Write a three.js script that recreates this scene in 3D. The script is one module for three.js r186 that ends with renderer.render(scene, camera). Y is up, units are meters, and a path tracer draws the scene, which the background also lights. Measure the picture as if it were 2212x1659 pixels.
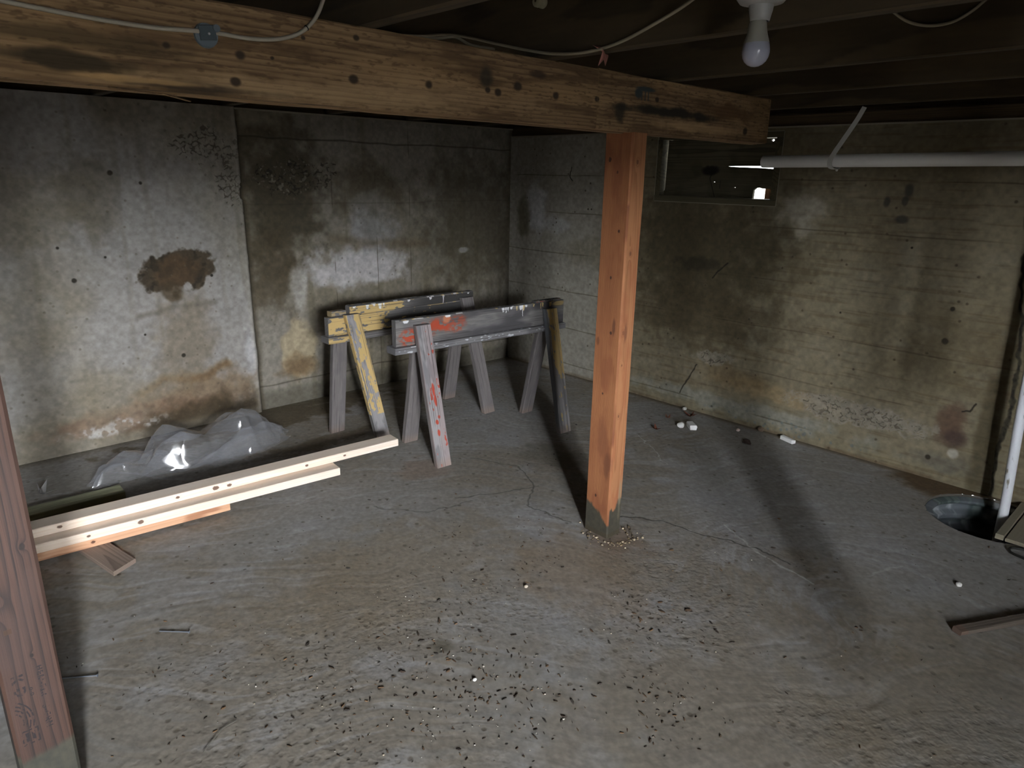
import * as THREE from 'three';
import { mergeGeometries, mergeVertices, toCreasedNormals } from 'three/addons/utils/BufferGeometryUtils.js';
import { RectAreaLightUniformsLib } from 'three/addons/lights/RectAreaLightUniformsLib.js';

// ---------------------------------------------------------------- camera, sky, window light, exposure
const scene = new THREE.Scene();
const camera = new THREE.PerspectiveCamera(58.21, 2212 / 1659, 0.05, 200);
camera.rotation.order = 'YXZ';
camera.rotation.set(THREE.MathUtils.degToRad(-16.9), THREE.MathUtils.degToRad(-43.47), THREE.MathUtils.degToRad(1.09));
camera.position.set(0, 1.5, 0);
const renderer = new THREE.WebGLRenderer();
renderer.toneMapping = THREE.LinearToneMapping;
renderer.toneMappingExposure = 1.5;
renderer.shadowMap.enabled = true;
RectAreaLightUniformsLib.init();
scene.background = new THREE.Color(0.93, 0.97, 1.0);
scene.backgroundIntensity = 7;
const BACK_Z = 1.7;                       // inner face of the wall behind the camera
const WINDOW = { x0: -0.33, x1: 0.05, y0: 1.35, y1: 1.77 };   // the basement window in that wall
const ADDED_DOOR = { x0: -1.35, x1: -0.42, gap: 0.2, y1: 1.76 };  // unseen door added as a narrow light slit: the gap is at its x1 edge
// area lights added to stand in for the sky, banded by height to shape the light
for (const [y, high, power] of [[3.62, 0.7, 170], [2.61, 1.32, 430], [1.56, 0.76, 22]]) {
  const sky = new THREE.RectAreaLight(new THREE.Color(0.9, 0.945, 1.0), power, 11, high);
  sky.name = 'sky_stand_in'; sky.position.set(-4.5, y, 5); sky.lookAt(-2.5, y - 0.9, 1.7); scene.add(sky);
}

// ---------------------------------------------------------------- noise and small maths
function rng(a) { return () => { a = (a + 0x6d2b79f5) | 0; let t = Math.imul(a ^ (a >>> 15), 1 | a); t = (t + Math.imul(t ^ (t >>> 7), 61 | t)) ^ t; return ((t ^ (t >>> 14)) >>> 0) / 4294967296; }; }
const TAB = new Float32Array(65536); { const r = rng(7); for (let i = 0; i < 65536; i++) TAB[i] = r(); }
function vn(x, y, s = 0) {
  const xi = Math.floor(x), yi = Math.floor(y); let fx = x - xi, fy = y - yi;
  fx = fx * fx * (3 - 2 * fx); fy = fy * fy * (3 - 2 * fy);
  const a = (xi + s * 37) & 255, b = (xi + 1 + s * 37) & 255, c = ((yi + s * 91) & 255) << 8, d = ((yi + 1 + s * 91) & 255) << 8;
  const p = TAB[a + c], q = TAB[b + c], r = TAB[a + d], t = TAB[b + d];
  return p + (q - p) * fx + (r - p) * fy + (p - q - r + t) * fx * fy;
}
function fbm(x, y, o = 4, s = 0) { let v = 0, a = 0.5, n = 0; for (let i = 0; i < o; i++) { v += a * vn(x, y, s + i); n += a; a *= 0.5; x = x * 2.03 + 11.3; y = y * 2.03 + 5.7; } return v / n; }
const clamp = (v, a = 0, b = 1) => (v < a ? a : v > b ? b : v);
const ss = (x, a, b) => { const t = clamp((x - a) / (b - a)); return t * t * (3 - 2 * t); };
const lerp = (a, b, t) => a + (b - a) * t;
const mix3 = (c, r, g, b, t) => { c[0] += (r - c[0]) * t; c[1] += (g - c[1]) * t; c[2] += (b - c[2]) * t; };
const mixc = (c, k, t) => { c[0] += (k[0] - c[0]) * t; c[1] += (k[1] - c[1]) * t; c[2] += (k[2] - c[2]) * t; };
// a ragged patch: 1 inside, 0 outside, its edge broken by noise
function blob(x, y, cx, cy, rx, ry, rag = 0.5, seed = 0, soft = 0.25) {
  const dx = (x - cx) / rx, dy = (y - cy) / ry, d2 = dx * dx + dy * dy, out = 1 + soft + rag * 0.6;
  if (d2 > out * out) return 0;
  const d = Math.sqrt(d2) + rag * (fbm(x * 14, y * 14, 4, seed) - 0.5) * 1.6;
  return 1 - ss(d, 1 - soft, 1 + soft);
}
// distance from a polyline, with a wander (9 when far from it)
function path(...pts) { const xs = pts.map((p) => p[0]), ys = pts.map((p) => p[1]); return { pts, x0: Math.min(...xs) - 0.09, x1: Math.max(...xs) + 0.09, y0: Math.min(...ys) - 0.09, y1: Math.max(...ys) + 0.09 }; }
function lineDist(x, y, l, wander = 0.01, seed = 0) {
  if (x < l.x0 || x > l.x1 || y < l.y0 || y > l.y1) return 9;
  x += wander * (fbm(x * 18, y * 18, 3, seed) - 0.5) * 2; y += wander * (fbm(x * 18 + 50, y * 18, 3, seed) - 0.5) * 2;
  let best = 9;
  for (let i = 0; i + 1 < l.pts.length; i++) {
    const p = l.pts[i], q = l.pts[i + 1], ux = q[0] - p[0], uy = q[1] - p[1], t = clamp(((x - p[0]) * ux + (y - p[1]) * uy) / (ux * ux + uy * uy));
    const dx = x - p[0] - t * ux, dy = y - p[1] - t * uy; best = Math.min(best, dx * dx + dy * dy);
  }
  return Math.sqrt(best);
}
// cell noise for pits and bug holes: [distance to the nearest point in cells, its random number]
let cellId = 0;
function cells(x, y, s = 0) {
  const xi = Math.floor(x), yi = Math.floor(y); let best = 9, id = 0;
  for (let j = -1; j <= 1; j++) for (let i = -1; i <= 1; i++) {
    const k = ((xi + i + s * 17) & 255) + (((yi + j + s * 29) & 255) << 8), px = xi + i + TAB[k], py = yi + j + TAB[(k + 12345) & 65535];
    const d = (px - x) * (px - x) + (py - y) * (py - y);
    if (d < best) { best = d; id = TAB[(k + 777) & 65535]; }
  }
  cellId = id; return Math.sqrt(best);
}
// two maps from one function: fill(u, v, c) writes the colour (0..255 sRGB) into c[0..2] and a height in 0..1 into c[3]
function maps(w, h, fill) {
  const col = new Uint8Array(w * h * 4), bump = new Uint8Array(w * h * 4), c = [0, 0, 0, 0];
  for (let j = 0; j < h; j++) for (let i = 0; i < w; i++) {
    fill((i + 0.5) / w, (j + 0.5) / h, c);
    const o = (j * w + i) * 4, g = clamp(c[3]) * 255;
    for (let k = 0; k < 3; k++) { col[o + k] = clamp(c[k], 0, 255); bump[o + k] = g; }
    col[o + 3] = bump[o + 3] = 255;
  }
  const tex = (d) => { const t = new THREE.DataTexture(d, w, h); t.magFilter = THREE.LinearFilter; t.minFilter = THREE.LinearMipmapLinearFilter; t.generateMipmaps = true; t.needsUpdate = true; return t; };
  const map = tex(col), bumpMap = tex(bump); map.colorSpace = THREE.SRGBColorSpace;
  return { map, bumpMap };
}
const std = (o) => new THREE.MeshStandardMaterial({ roughness: 0.9, metalness: 0, ...o });
const phys = (o) => new THREE.MeshPhysicalMaterial({ roughness: 0.5, metalness: 0, ...o });
const srgb = (r, g, b) => new THREE.Color().setRGB(r / 255, g / 255, b / 255, THREE.SRGBColorSpace);

// ---------------------------------------------------------------- naming
const used = {};
function numbered(n) { const k = used[n] = (used[n] ?? -1) + 1; return k ? n + '_' + String(k).padStart(3, '0') : n; }
function tag(o, label, category, group, kind) {
  o.userData.label = label; if (category) o.userData.category = category; if (group) o.userData.group = group; if (kind) o.userData.kind = kind; return o;
}
function shade(m) { m.castShadow = m.receiveShadow = true; return m; }
function thing(name, label, category, pos = [0, 0, 0], group) {
  const g = new THREE.Group(); g.name = numbered(name); g.position.set(...pos); scene.add(g); return tag(g, label, category, group);
}
function part(parent, name, geo, mat) { const m = shade(new THREE.Mesh(geo, mat)); m.name = name; parent.add(m); return m; }
function solo(name, geo, mat, label, category, group) { const m = shade(new THREE.Mesh(geo, mat)); m.name = numbered(name); scene.add(m); return tag(m, label, category, group); }
function structure(name, label) { const g = new THREE.Group(); g.name = name; scene.add(g); g.userData.kind = 'structure'; g.userData.label = label; return g; }

// ---------------------------------------------------------------- geometry helpers
function box(x0, x1, y0, y1, z0, z1) { const g = new THREE.BoxGeometry(x1 - x0, y1 - y0, z1 - z0); g.translate((x0 + x1) / 2, (y0 + y1) / 2, (z0 + z1) / 2); return g; }
// A sheet over (u,v) in metres: place(u,v) gives a point; skip(u,v) drops a cell; snap(u,v) moves a vertex. uv runs 0..1 over the sheet.
function sheet(u0, u1, v0, v1, step, place, skip = () => false, snap = null, flip = false) {
  const nu = Math.round((u1 - u0) / step), nv = Math.round((v1 - v0) / step), pos = [], uv = [], idx = [];
  for (let j = 0; j <= nv; j++) for (let i = 0; i <= nu; i++) {
    let u = lerp(u0, u1, i / nu), v = lerp(v0, v1, j / nv);
    if (snap) [u, v] = snap(u, v, step);
    pos.push(...place(u, v)); uv.push((u - u0) / (u1 - u0), (v - v0) / (v1 - v0));
  }
  for (let j = 0; j < nv; j++) for (let i = 0; i < nu; i++) {
    if (skip(lerp(u0, u1, (i + 0.5) / nu), lerp(v0, v1, (j + 0.5) / nv), step)) continue;
    const a = j * (nu + 1) + i, b = a + 1, c = a + nu + 1, d = c + 1;
    if (flip) idx.push(a, c, b, b, c, d); else idx.push(a, b, c, b, d, c);
  }
  const g = new THREE.BufferGeometry();
  g.setAttribute('position', new THREE.Float32BufferAttribute(pos, 3)); g.setAttribute('uv', new THREE.Float32BufferAttribute(uv, 2)); g.setIndex(idx); g.computeVertexNormals();
  return g;
}
// A length of sawn timber along +X from 0 to L, section h (y, from 0) by d (z, centred), edges eased, slightly uneven.
// uv is an atlas: four side bands (+z, +y, -z, -y) and an end band.
function timber(L, h, d, { ease = 0.004, wob = 0.0012, seed = 1, seg = 0, cut0 = 0, cut1 = 0 } = {}) {
  const n = seg || Math.max(2, Math.ceil(L / 0.08)), e = ease, hy = h / 2, hz = d / 2;
  const ring = [[hy - e, hz, 0, 1], [-hy + e, hz, 0, 0], [-hy, hz - e, 3, 1], [-hy, -hz + e, 3, 0], [-hy + e, -hz, 2, 1], [hy - e, -hz, 2, 0], [hy, -hz + e, 1, 1], [hy, hz - e, 1, 0]];
  const pos = [], uv = [], idx = [];
  const at = (i, [y, z], k) => {
    const t = i / n, s = t * L, w = (fbm(s * 5, k * 3.1 + seed, 2, seed) - 0.5) * 2 * wob;
    return [s + (i === 0 ? cut0 * (z / d) : i === n ? cut1 * (z / d) : 0), hy + y + w, z + (fbm(s * 5 + 40, k * 2.3 + seed, 2, seed) - 0.5) * 2 * wob];
  };
  const band = (k, t) => k * 0.23 + 0.005 + t * 0.215;
  for (let k = 0; k < 8; k++) {
    const A = ring[k], B = ring[(k + 1) % 8], base = pos.length / 3, same = A[2] === B[2];
    for (let i = 0; i <= n; i++) {
      pos.push(...at(i, A, k), ...at(i, B, (k + 1) % 8));
      const va = band(A[2], A[3]), vb = same ? band(B[2], B[3]) : va;
      uv.push(i / n, va, i / n, vb);
    }
    for (let i = 0; i < n; i++) { const a = base + i * 2; idx.push(a, a + 2, a + 1, a + 1, a + 2, a + 3); }
  }
  for (const end of [0, n]) {
    const base = pos.length / 3, u0 = end ? 0.52 : 0.02;
    ring.forEach((r, k) => { pos.push(...at(end, r, k)); uv.push(u0 + 0.46 * (r[1] / d + 0.5), 0.925 + 0.07 * (r[0] / h + 0.5)); });
    for (let k = 1; k < 7; k++) end ? idx.push(base, base + k + 1, base + k) : idx.push(base, base + k, base + k + 1);
  }
  const g = new THREE.BufferGeometry();
  g.setAttribute('position', new THREE.Float32BufferAttribute(pos, 3)); g.setAttribute('uv', new THREE.Float32BufferAttribute(uv, 2)); g.setIndex(idx);
  // outward check: flip if inside out
  g.computeVertexNormals();
  const nrm = g.attributes.normal, p = g.attributes.position; let sum = 0;
  for (let i = 0; i < p.count; i++) sum += nrm.getY(i) * (p.getY(i) - hy) + nrm.getZ(i) * p.getZ(i);
  if (sum < 0) { const ix = g.index.array; for (let i = 0; i < ix.length; i += 3) { const t = ix[i]; ix[i] = ix[i + 1]; ix[i + 1] = t; } g.computeVertexNormals(); }
  return g;
}
// the same atlas painted with solid-grain timber. o: L,h,d; light/dark sRGB; pith [y,z]; freq rings per metre; knots [[side, s, t, r]]; paint(side, s, t, c)
function timberMaps(w, hpx, o) {
  const { L, h, d, light, dark, pith = [0.1, 0.03], freq = 180, wave = 0.006, knots = [], paint, seed = 1, contrast = 1, fibre = 10 } = o;
  return maps(w, hpx, (u, v, c) => {
    let side = Math.min(4, Math.floor(v / 0.23)), t, s = u * L, y, z;
    if (side === 4) { const k = u < 0.5 ? 0 : 1; z = ((u - (k ? 0.52 : 0.02)) / 0.46 - 0.5) * d; y = ((v - 0.925) / 0.07 - 0.5) * h; s = k ? L : 0; t = 0; }
    else {
      t = clamp(((v - side * 0.23) - 0.005) / 0.215) - 0.5;
      if (side === 0) { z = d / 2; y = t * h; } else if (side === 1) { y = h / 2; z = -t * d; } else if (side === 2) { z = -d / 2; y = -t * h; } else { y = -h / 2; z = t * d; }
    }
    const span = side === 0 || side === 2 ? h : d;
    let r = Math.hypot(y - pith[0] - wave * 2 * (fbm(s * 1.3, seed, 2, seed) - 0.5), z - pith[1] - wave * 3 * (fbm(s * 1.1, seed + 9, 2, seed) - 0.5));
    r += wave * (fbm(s * 2.2, t * 3, 3, seed + 2) - 0.5);
    let kn = 0, kr = 0;
    if (side < 4) for (const [ks, kx, kt, krad] of knots) if (ks === side) {
      const q = Math.hypot((s - kx) / 1.25, t * span - kt) / krad;
      if (q < 5) { r += krad * 0.75 * Math.exp(-q * q * 0.35); kn = Math.max(kn, 1 - ss(q + 0.35 * (fbm(s * 160, t * span * 160, 2, 3) - 0.5), 0.75, 1.1)); kr = Math.max(kr, Math.exp(-q * q * 0.3)); }
    }
    const ph = r * freq, f = ph - Math.floor(ph), late = Math.pow(f, 3) * (1 - ss(f, 0.93, 1));
    const fine = side < 4 ? vn(s * fibre, t * span * 900, 5) * 0.6 + vn(s * fibre * 4, t * span * 2200, 6) * 0.4 : vn(y * 1400, z * 1400, 5);
    let k = clamp(late * 0.75 * contrast + (fine - 0.5) * 0.38 * contrast + (fbm(s * 3, t * 2 + side, 3, seed + 4) - 0.5) * 0.5 + 0.25 + kr * 0.12);
    for (let i = 0; i < 3; i++) c[i] = lerp(light[i], dark[i], k);
    c[3] = 0.62 - late * 0.22 + (fine - 0.5) * 0.25;
    if (side === 4) { mixc(c, dark, 0.35); }
    if (kn > 0) { const rr = vn(s * 300, t * span * 300, 8); mixc(c, [dark[0] * 0.42 + rr * 14, dark[1] * 0.36 + rr * 9, dark[2] * 0.34 + rr * 6], kn * (o.knotTone ?? 0.9)); c[3] -= kn * 0.15; }
    if (paint) paint(side, s, t * span, c, late, fine);
  });
}
const timberMat = (w, hpx, o, bumpScale = 0.0012, rough = 0.85) => std({ ...timberMaps(w, hpx, o), bumpScale, roughness: rough });
function place(geo, x, y, z, ry = 0, rz = 0, rx = 0) { const m = new THREE.Matrix4().makeRotationFromEuler(new THREE.Euler(rx, ry, rz, 'YXZ')); m.setPosition(x, y, z); geo.applyMatrix4(m); return geo; }
// upright timber: turns the +X length to +Y; the +z side stays +z
function upright(geo) { geo.applyMatrix4(new THREE.Matrix4().makeRotationZ(Math.PI / 2)); return geo; }
const tube = (pts, r, seg = 60, rad = 8) => new THREE.TubeGeometry(new THREE.CatmullRomCurve3(pts.map((p) => new THREE.Vector3(...p))), seg, r, rad, false);
const lathe = (pts, n = 36) => new THREE.LatheGeometry(pts.map(([x, y]) => new THREE.Vector2(x, y)), n);

// ---------------------------------------------------------------- the concrete: one function per surface gives colour and relief
const LX0 = -0.4, LX1 = 3.96, LTOP = 1.84, RZ0 = -4.24, RZ1 = 0.3, RTOP = 1.785, FX0 = -0.2, FX1 = 3.98, FZ0 = -4.24, FZ1 = 0.5;
const PIT = { x: 3.64, z: -0.585, r: 0.25 };
const pitted = (x, y, scale, keep, s) => { const d = cells(x * scale, y * scale, s), id = cellId; return id < keep ? 1 - ss(d, 0.08 + id * 0.3, 0.2 + id * 0.5) : 0; };
let stepAt = -1, stepIs = 0;
const STEP_X = (y) => (y === stepAt ? stepIs : (stepAt = y, stepIs = stepX(y)));
const stepX = (y) => 1.735 + 0.018 * (fbm(y * 6, 3, 3, 21) - 0.5) + (y > 1.25 && y < 1.5 ? -0.02 * ss(fbm(y * 22, 8, 2, 4), 0.4, 0.7) : 0);
// honeycombed concrete: stones with dark gaps between them, inside a ragged patch
function crumble(x, y, cx, cy, rx, ry, seed) {
  const b = blob(x, y, cx, cy, rx, ry, 0.9, seed, 0.45); if (b <= 0) return 0;
  const w = fbm(x * 30, y * 30, 2, seed), d = cells(x * 44 + w * 1.5, y * 52 + w * 1.5, seed & 31), k = cellId;
  return b * (k < 0.55 ? clamp(d * 0.85) : 0.18 + 0.2 * w);
}
const LINE_A = path([1.08, 0.705], [1.29, 0.742], [1.5, 0.742]);
const LINE_B = path([1.05, 0.26], [1.16, 0.33], [1.29, 0.3], [1.42, 0.315], [1.53, 0.36]);
const LINE_C = path([2.3, 1.075], [2.55, 1.03], [2.82, 1.02], [3.1, 1.0]);
const LINE_D = path([-0.78, 1.7], [-0.7, 1.0], [-0.65, 0.7], [-0.635, 0.4], [-0.65, 0.25], [-0.64, 0.0]);
const LEFT_HOLES = [[1.29, 0.45, 0.012], [0.8, 0.93, 0.012], [1.04, 1.47, 0.013], [1.18, 1.42, 0.008], [0.75, 1.1, 0.007], [1.5, 0.9, 0.008], [0.96, 1.04, 0.006], [1.1, 0.6, 0.006]];
const LEFT_LINES = [[1.685, 0.8], [1.3, 0.25], [0.16, 0.6]];
const LEFT_DRIPS = [2.33, 2.66, 2.94];
const SMUTS = [[-1.26, 1.46, 0.022, 0.035], [-1.27, 1.405, 0.016, 0.025], [-1.27, 1.315, 0.034, 0.022], [-1.355, 1.395, 0.016, 0.026]];
const RIGHT_HOLES = [[-0.965, 0.9, 0.012], [-0.97, 0.735, 0.016], [-1.5, 0.8, 0.006], [-1.2, 1.18, 0.006], [-3.37, 1.27, 0.007], [-3.34, 1.27, 0.006], [-0.94, 0.115, 0.014]];
const RIGHT_CRACKS = [[[-2.22, 1.0], [-2.26, 0.95], [-2.31, 0.9]], [[-2.36, 0.32], [-2.4, 0.25], [-2.47, 0.1]], [[-3.55, 1.56], [-3.56, 1.5], [-3.54, 1.46]], [[-0.78, 0.45], [-0.8, 0.405], [-0.83, 0.39]]].map((p) => path(...p));
const FLOOR_CRACKS = [
    [[[2.27, -1.73], [2.36, -1.72], [2.45, -1.6], [2.47, -1.46], [2.52, -1.3], [2.56, -1.18], [2.55, -1.02]], 0.005, 0.6, true],
    [[[2.13, -1.85], [2.1, -2.1], [2.3, -2.25], [2.38, -2.45], [2.27, -2.72]], 0.005, 0.5, true],
    [[[2.3, -2.22], [2.05, -2.3], [1.9, -2.38]], 0.004, 0.5, true], [[[1.55, -2.55], [1.7, -2.35], [1.95, -2.3]], 0.004, 0.35, true],
    [[[2.64, -1.37], [2.52, -1.12], [2.475, -0.89]], 0.006, 0.6, false], [[[3.27, -2.33], [3.02, -1.94]], 0.004, 0.5, false], [[[2.7, -0.77], [2.88, -0.7]], 0.008, 0.35, false],
  ].map(([p, ...r]) => [path(...p), ...r]);
function leftWall(x, y, c) {
  const thick = x < STEP_X(y);
  const big = fbm(x * 1.7, y * 1.7, 4, 1), mid = fbm(x * 6, y * 5, 4, 2), fine = fbm(x * 45, y * 45, 3, 3);
  c[0] = 146; c[1] = 141; c[2] = 136;
  mix3(c, 122, 113, 95, ss(big, 0.42, 0.72) * 0.75);
  mix3(c, 158, 155, 149, ss(mid, 0.55, 0.75) * 0.3);
  const streak = fbm(x * 16, y * 1.1, 3, 9);                                  // water has run down the face
  mix3(c, 96, 88, 68, ss(streak, 0.58, 0.8) * 0.4 * (thick ? 0.5 : 1));
  let h = 0.55 + (mid - 0.5) * 0.1 + (fine - 0.5) * 0.13;
  if (thick) {
    const hole = blob(x, y, 1.315, 0.945, 0.17, 0.115, 0.8, 31, 0.14);       // the brown patch where a form tie has rusted
    if (hole > 0) { const rim = blob(x, y, 1.33, 0.935, 0.13, 0.085, 0.7, 32, 0.3); mix3(c, 62, 51, 36, hole * 0.9); mix3(c, 82, 64, 44, rim * hole * 0.8); mix3(c, 44, 38, 28, hole * ss(fbm(x * 26, y * 26, 3, 30), 0.5, 0.68) * (1 - rim * 0.7) * 0.8); h -= hole * 0.12; }
    mix3(c, 70, 58, 40, blob(x, y, 1.27, 0.83, 0.06, 0.06, 0.5, 33) * 0.75);
    mix3(c, 112, 98, 76, blob(x, y, 1.31, 0.55, 0.16, 0.24, 0.7, 34, 0.5) * 0.5);
    const l = lineDist(x, y, LINE_A, 0.006, 5);
    mix3(c, 96, 88, 76, (1 - ss(l, 0.0, 0.03)) * 0.45);
    const wl = lineDist(x, y, LINE_B, 0.02, 6);
    mix3(c, 108, 84, 54, (1 - ss(wl, 0.0, 0.05)) * (0.45 + 0.6 * mid));
    mix3(c, 112, 88, 60, blob(x, y, 1.36, 0.2, 0.36, 0.12, 0.7, 36, 0.5) * 0.65);
    mix3(c, 120, 92, 72, blob(x, y, 1.0, 0.13, 0.4, 0.07, 0.7, 37, 0.5) * 0.6);
    mix3(c, 58, 47, 30, blob(x, y, 1.42, 0.03, 0.45, 0.13, 0.6, 38, 0.5) * 0.88);  // damp behind the sheeting, with its shade painted in too
    mix3(c, 186, 183, 180, blob(x, y, 0.86, 0.1, 0.2, 0.03, 1.6, 39, 0.6) * (0.3 + 0.7 * ss(fbm(x * 40, y * 40, 3, 44), 0.4, 0.6)) * 0.75);
    mix3(c, 122, 114, 100, (1 - ss(y, 0.03, 0.06 + 0.03 * big)) * 0.5);
    mix3(c, 196, 194, 196, blob(x, y, 1.69, 0.42, 0.035, 0.14, 0.9, 40, 0.4) * 0.6);
    const hc = crumble(x, y, 1.55, 1.62, 0.2, 0.1, 41) + crumble(x, y, 1.66, 1.42, 0.1, 0.1, 42);
    if (hc > 0) { h += ss(hc, 0.05, 0.2) * 0.15 - ss(hc, 0.32, 0.52) * 0.6; mix3(c, 134, 129, 118, ss(hc, 0.03, 0.2) * 0.5); mix3(c, 66, 59, 46, ss(hc, 0.36, 0.54) * 0.65); }
    for (const [px, py, r] of LEFT_HOLES) {
      const d = Math.hypot(x - px, y - py) / r; if (d < 1.4) { const k = 1 - ss(d, 0.6, 1.3); mix3(c, 38, 34, 26, k * 0.9); h -= k * 0.5; }
    }
    mix3(c, 104, 94, 70, blob(x, y, 0.62, 1.3, 0.28, 0.2, 0.9, 43, 0.5) * 0.4);
    mix3(c, 92, 84, 66, blob(x, y, 0.92, 1.36, 0.14, 0.2, 0.9, 48, 0.5) * 0.4);
    mix3(c, 128, 118, 100, blob(x, y, 0.95, 0.27, 0.3, 0.14, 0.9, 49, 0.5) * 0.5);
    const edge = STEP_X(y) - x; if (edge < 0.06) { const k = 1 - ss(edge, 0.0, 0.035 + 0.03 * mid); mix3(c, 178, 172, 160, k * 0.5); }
  } else {
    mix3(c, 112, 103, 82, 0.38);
    mix3(c, 60, 53, 37, blob(x, y, 1.98, 1.34, 0.28, 0.42, 0.75, 51, 0.45) * 0.72);        // dark brown patch right of the step
    mix3(c, 72, 62, 44, blob(x, y, 1.9, 0.86, 0.16, 0.22, 0.8, 52, 0.5) * 0.7);
    mix3(c, 70, 63, 46, blob(x, y, 3.55, 1.12, 0.5, 0.5, 0.8, 53, 0.6) * 0.65);  // shadow of the fir post, painted in beside the corner
    mix3(c, 74, 64, 44, blob(x, y, 2.6, 1.36, 0.26, 0.2, 0.9, 54, 0.5) * 0.55);
    mix3(c, 74, 66, 46, blob(x, y, 2.62, 1.14, 0.07, 0.12, 0.6, 62, 0.4) * 0.6);
    mix3(c, 196, 192, 192, blob(x, y, 2.5, 0.87, 0.36, 0.12, 0.8, 55, 0.45) * 0.85);      // lime bloom
    mix3(c, 158, 156, 158, blob(x, y, 2.62, 1.1, 0.2, 0.12, 0.8, 56, 0.5) * 0.65);
    mix3(c, 160, 158, 156, blob(x, y, 2.62, 1.26, 0.16, 0.1, 0.8, 63, 0.5) * 0.45);
    mix3(c, 190, 186, 180, blob(x, y, 2.06, 0.8, 0.05, 0.14, 0.9, 57, 0.5) * 0.6);
    mix3(c, 206, 204, 208, blob(x, y, 3.44, 0.935, 0.05, 0.02, 0.6, 58, 0.4) * 0.5);
    const bl = lineDist(x, y, LINE_C, 0.015, 7);
    mix3(c, 96, 80, 58, (1 - ss(bl, 0.0, 0.05)) * 0.4);
    const pan = blob(x, y, 2.03, 0.36, 0.13, 0.19, 0.35, 59, 0.15); mix3(c, 172, 156, 126, pan * 0.8); mix3(c, 104, 82, 56, blob(x, y, 2.02, 0.25, 0.11, 0.07, 0.8, 60, 0.5) * 0.75);
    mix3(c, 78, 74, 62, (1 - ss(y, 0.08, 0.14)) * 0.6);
    const hc = crumble(x, y, 2.1, 1.46, 0.34, 0.1, 61); if (hc > 0) { h -= ss(hc, 0.34, 0.54) * 0.5; mix3(c, 40, 36, 28, ss(hc, 0.36, 0.54) * 0.6); mix3(c, 136, 130, 118, ss(fbm(x * 60, y * 60, 2, 62), 0.66, 0.76) * 0.7 * blob(x, y, 2.1, 1.46, 0.3, 0.1, 0.6, 61)); }
    for (const [yy, k] of LEFT_LINES) { const d = Math.abs(y - yy - 0.006 * (fbm(x * 5, yy, 2, 3) - 0.5) * 4); if (d < 0.012) { const t = (1 - ss(d, 0.001, 0.008)) * k; h -= t * 0.3; mix3(c, 52, 46, 34, t * 0.7); } }
    for (const xx of LEFT_DRIPS) { const d = Math.abs(x - xx - 0.01 * (fbm(y * 7, xx, 2, 2) - 0.5)); if (d < 0.006) mix3(c, 66, 58, 44, (1 - ss(d, 0.001, 0.005)) * 0.5 * ss(vn(y * 9, xx * 7, 3), 0.35, 0.6)); }
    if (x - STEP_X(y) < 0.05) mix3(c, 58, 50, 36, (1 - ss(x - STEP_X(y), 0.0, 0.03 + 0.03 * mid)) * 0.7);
    if (x > 3.86) mix3(c, 58, 55, 42, ss(x, 3.86, 3.92) * 0.5 * ss(mid, 0.3, 0.5));
  }
  const p = pitted(x, y, 26, 0.06, 5); if (p > 0) { h -= p * 0.2; mix3(c, 92, 84, 70, p * 0.4); }
  const k = 0.86 + 0.28 * fine; c[0] *= k; c[1] *= k; c[2] *= k; c[3] = h;
}
const FORM = [0.085, 0.365, 0.65, 0.935, 1.235, 1.5];                            // board-form lines of the right wall
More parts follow.
